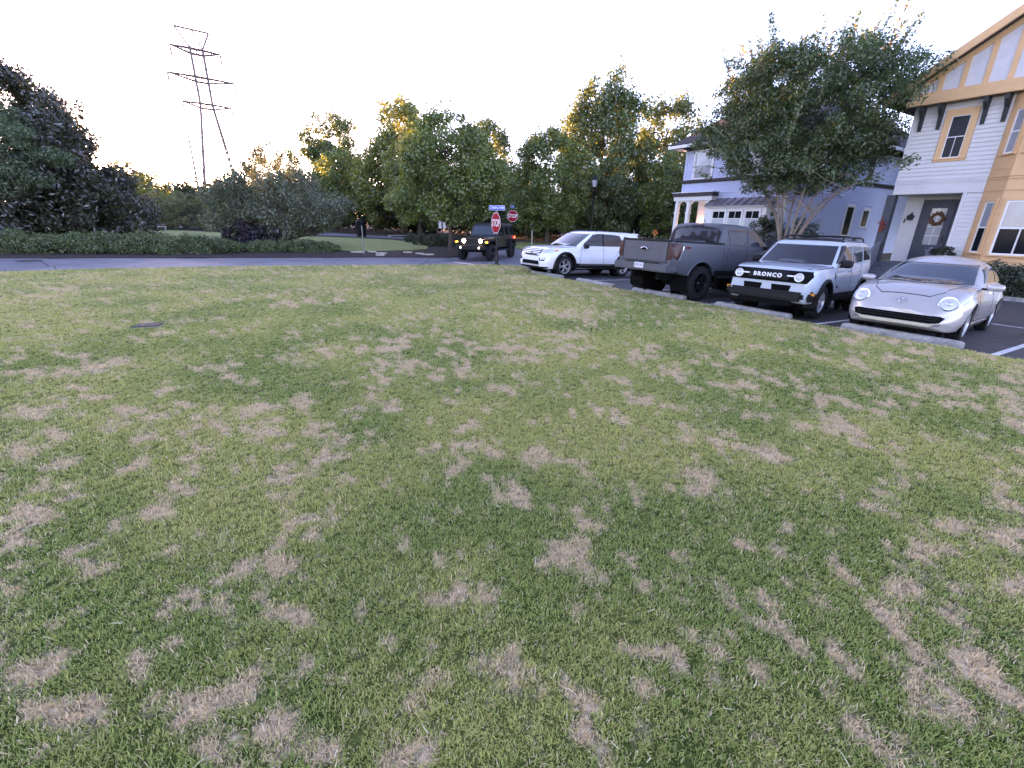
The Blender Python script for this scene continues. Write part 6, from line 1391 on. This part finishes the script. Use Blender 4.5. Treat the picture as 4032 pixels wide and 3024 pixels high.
def small_sign():
    x, y = -5.9, 38.6; t = thing('notice_sign', 'small twin white notice plates on a dark post behind the boxwoods', 'sign', (x, y, T(x, y)))
    mb = MB(); mb.tube([(0, 0, -.1), (0, 0, 1.75)], .04, 8); mb.build('post', SM['blackpost'], t)
    for s in (-1, 1): mb = MB(); mb.bbox(min(s * .05, s * .3), max(s * .05, s * .3), -.02, .01, 1.05, 1.72, .01); mb.build('plate', SM['white'], t)
small_sign()
def stake(name, label, x, y, h, r, m, cat):
    mb = MB(); mb.tube([(0, 0, -.1), (.0, 0, h)], r, 8); mb.lathe([(r * 1.25, h), (r * 1.25, h + .04), (0, h + .05)], 8); o = mb.build(name, m); o.location = (x, y, T(x, y)); tag(o, label, cat); return o
stake('steel_stake', 'thin bare steel post standing at the street edge', -8.35, 25.9, 1.5, .03, SM['steel'], 'post')
stake('white_post', 'slim pale marker post on the verge behind the white SUV', 1.35, 37.2, 1.1, .045, SM['wood'], 'post')
def orange_sign():
    x, y = 9.5, 32.2; t = thing('warning_sign', 'orange sign half hidden behind the grey pickup', 'sign', (x, y, T(x, y)))
    mb = MB(); mb.tube([(0, .03, -.1), (0, .03, 1.4)], .03, 8); mb.build('post', SM['steel'], t)
    mb = MB(); mb.prism([(-.22, 1.4), (0, 1.18), (.22, 1.4), (0, 1.62)], 'y', -.01, .005); mb.build('plate', SM['orange'], t, False)
    mb = MB(); mb.prism([(-.04, 1.32), (.04, 1.32), (.04, 1.48), (-.04, 1.48)], 'y', -.016, -.011); mb.build('symbol', HM['black'], t, False)
orange_sign()
# irrigation box in the lawn
vb = thing('valve_box', 'square valve box lid sunk into the lawn at left', 'valve box', (-6.5, 7.85, .03), R(18))
mb = MB(); mb.bbox(-.22, .22, -.16, .16, -.1, .02, .01); mb.build('box', M['concrete'], vb); mb = MB(); mb.bbox(-.2, .2, -.14, .14, .005, .035, .008); mb.build('lid', M['iron'], vb)
# flat stones on the mulch and the kerb inlet on the back street
st = [(-9.1, 27.0, .5, 'left end'), (-8.4, 27.4, .35, 'second'), (-7.6, 26.6, .42, 'third'), (-7.35, 25.5, .3, 'nearest the street'), (-6.3, 27.6, .34, 'near the lawn tip'), (-5.5, 27.0, .32, 'middle right'), (-4.9, 26.5, .36, 'by the off-roader')]
sl = ['flat pale stone at the left end of the scattered stones', 'second flat stone from the left on the mulch', 'broad flat stone in the middle of the mulch', 'flat stone lying nearest the street edge', 'flat stone by the tip of the island lawn', 'flat stone right of the island lawn tip', 'flat stone closest to the black off-roader']
rg_ = random.Random(9)
for i, (x, y, r, _) in enumerate(st):
    mb = MB(); n = 9; poly = [(r * rg_.uniform(.7, 1.15) * math.cos(6.283 * k / n), r * .55 * rg_.uniform(.7, 1.15) * math.sin(6.283 * k / n)) for k in range(n)]
    mb.v += [(a, b, 0) for a, b in poly] + [(a * .9, b * .9, .07) for a, b in poly]; mb.f += [(k, (k + 1) % n, (k + 1) % n + n, k + n) for k in range(n)] + [tuple(range(n, 2 * n)), tuple(reversed(range(n)))]
    o = mb.build('flat_stone', SM['stone'], None, False); o.location = (x, y, T(x, y) + .045); o.rotation_euler.z = rg_.uniform(-.4, .4); tag(o, sl[i], 'stone', 'flat stones on the mulch')
mb = MB(); mb.bbox(-1.0, 1.0, -.3, .3, -.1, .16, .03); o = mb.build('storm_drain_inlet', M['concrete']); o.location = (-10.9, 44.6, T(-10.9, 44.6)); o.rotation_euler.z = R(18); tag(o, 'concrete storm drain inlet at the back street kerb', 'drain')
mb = MB(); mb.box(-.8, .8, -.305, -.29, .0, .11); mb.build('slot', HM['black'], o, False)
# garden bench glimpsed between the clipped evergreens
mb = MB(); mb.bbox(-.7, .7, -.2, .2, .4, .47, .02); mb.bbox(-.55, -.4, -.16, .16, 0, .4, .02); mb.bbox(.4, .55, -.16, .16, 0, .4, .02); o = mb.build('stone_bench', SM['white']); o.scale = (.6, .6, .6); o.location = (-34.6, 46.4, T(-34.6, 46.4) + .05); o.rotation_euler.z = R(35); tag(o, 'small white bench at the foot of the clipped evergreens', 'bench')

# ------------------------------------------------------------------ pylon
def pylon():
    D = Vector((.7576, .6527, 0)); c = Vector((-66.3, 110, 0)); g = T(c.x, c.y)
    t = thing('power_pylon', 'tall steel lattice power pylon with three crossarms against the bright sky', 'pylon', (c.x, c.y, 0), math.atan2(D.y, D.x))
    hw = lambda z: 1.1 if z > 24.3 else 1.1 + (24.3 - z) / 24.3 * (3.2 if True else 0)
    hd = lambda z: .45 if z > 24.3 else .45 + (24.3 - z) / 24.3 * 1.2
    zs = [g - .3, 4, 8, 12, 16, 20, 24.3, 26.7, 29.2, 31.7, 34.6]
    for sx in (-1, 1):
        for sy in (-1, 1):
            mb = MB(); mb.tube([(sx * hw(z), sy * hd(z), z) for z in zs], .17, 4); mb.build('leg', SM['lattice'], t, False)
    for sx in (-1, 1):
        mb = MB(); z = g + 1; k = 0
        while z < 34:
            z2 = min(z + 1.25, 34.5); s = 1 if k % 2 else -1
            mb.tube([(sx * hw(z), s * hd(z), z), (sx * hw(z2), -s * hd(z2), z2)], .1, 4); z = z2; k += 1
        for z in (6, 12, 18, 27, 31): mb.box(sx * hw(z) - .22, sx * hw(z) + .22, -hd(z), hd(z), z - .2, z + .2)
        mb.build('bracing', SM['lattice'], t, False)
    for z, L0, L1 in ((34.2, -4.5, 4.2), (29.25, -5.85, 6.0), (24.4, -4.2, 4.7)):
        mb = MB()
        for sy in (-1, 1): mb.tube([(L0, 0, z), (-1.1, sy * .45, z + .05), (1.1, sy * .45, z + .05), (L1, 0, z)], .15, 4); mb.tube([(L0, 0, z), (-1.1, sy * .45, z - .85), (1.1, sy * .45, z - .85), (L1, 0, z)], .13, 4)
        for x in (-2.6, -1.1, 0, 1.1, 2.6): mb.tube([(x, .2, z), (x, .2, z - (.85 if abs(x) < 2 else .45))], .12, 4)
        arm = mb.build('crossarm', SM['lattice'], t, False)
        for x in (L0, L1):
            ib = MB(); prof = []
            for k in range(9): prof += [(.12, -.2 * k), (.24, -.2 * k - .06), (.24, -.2 * k - .1), (.12, -.2 * k - .14)]
            ib.lathe(prof, 8, 'z', (x, 0, z - .1)); ib.build('insulator', SM['lattice'], arm)
    mb = MB(); mb.tube([(-3.2, 0, 37.6), (2.7, 0, 37.6)], .18, 4); mb.tube([(-3.2, 0, 37.6), (-1.1, 0, 34.4)], .16, 4); mb.tube([(-.27, 0, 37.6), (1.05, 0, 34.5)], .15, 4); mb.tube([(2.7, 0, 37.6), (1.15, 0, 34.5)], .17, 4); mb.build('earth_wire_peak', SM['lattice'], t, False)
    return t
pylon()
mb = MB(); mb.tube([(0, 0, 0), (.15, .05, 16)], [.26, .16], 6); o = mb.build('thin_mast', SM['lattice']); o.location = (-65.2, 100, T(-65.2, 100)); tag(o, 'thin bare mast left of the pylon', 'mast')
# one overhead conductor that runs from the pylon over the lawn
a = Vector((-61.8, 113.9, 27.3)); b = Vector((76.6, -100, 27.3)); pts = []
for k in range(61):
    f = k / 60; p = a.lerp(b, f); p.z -= 4 * 12.9 * f * (1 - f); pts.append(p)
mb = MB(); mb.tube([p - a for p in pts], .022, 4); o = mb.build('power_cable', SM['lattice'], None, False); o.location = a; tag(o, 'single thin overhead cable near the top edge of the picture', 'cable')

# loose straw stalks lying on the near lawn
def stalks():
    rg = np.random.default_rng(77); mb = MB()
    for k in range(70):
        r = 1.2 + 6 * rg.random() ** 1.4; a = R(rg.uniform(-50, 50)); x, y = r * math.sin(a), r * math.cos(a); h = rg.uniform(0, 6.283); L = rg.uniform(.012, .034); z = .05 + rg.uniform(0, .02)
        d = Vector((math.cos(h), math.sin(h), rg.normal(0, .25))) * L; p = Vector((x, y, z)); mb.tube([p - d, p + Vector(rg.normal(0, .006, 3)), p + d], [.0012, .0015, .0008], 4)
    o = mb.build('straw_stalks', mat('straw', (.8, .72, .5), .8, var=.15, vscale=20), None, False, False); tag(o, 'loose pale straw stalks scattered over the near grass', 'straw', kind='stuff')
stalks()
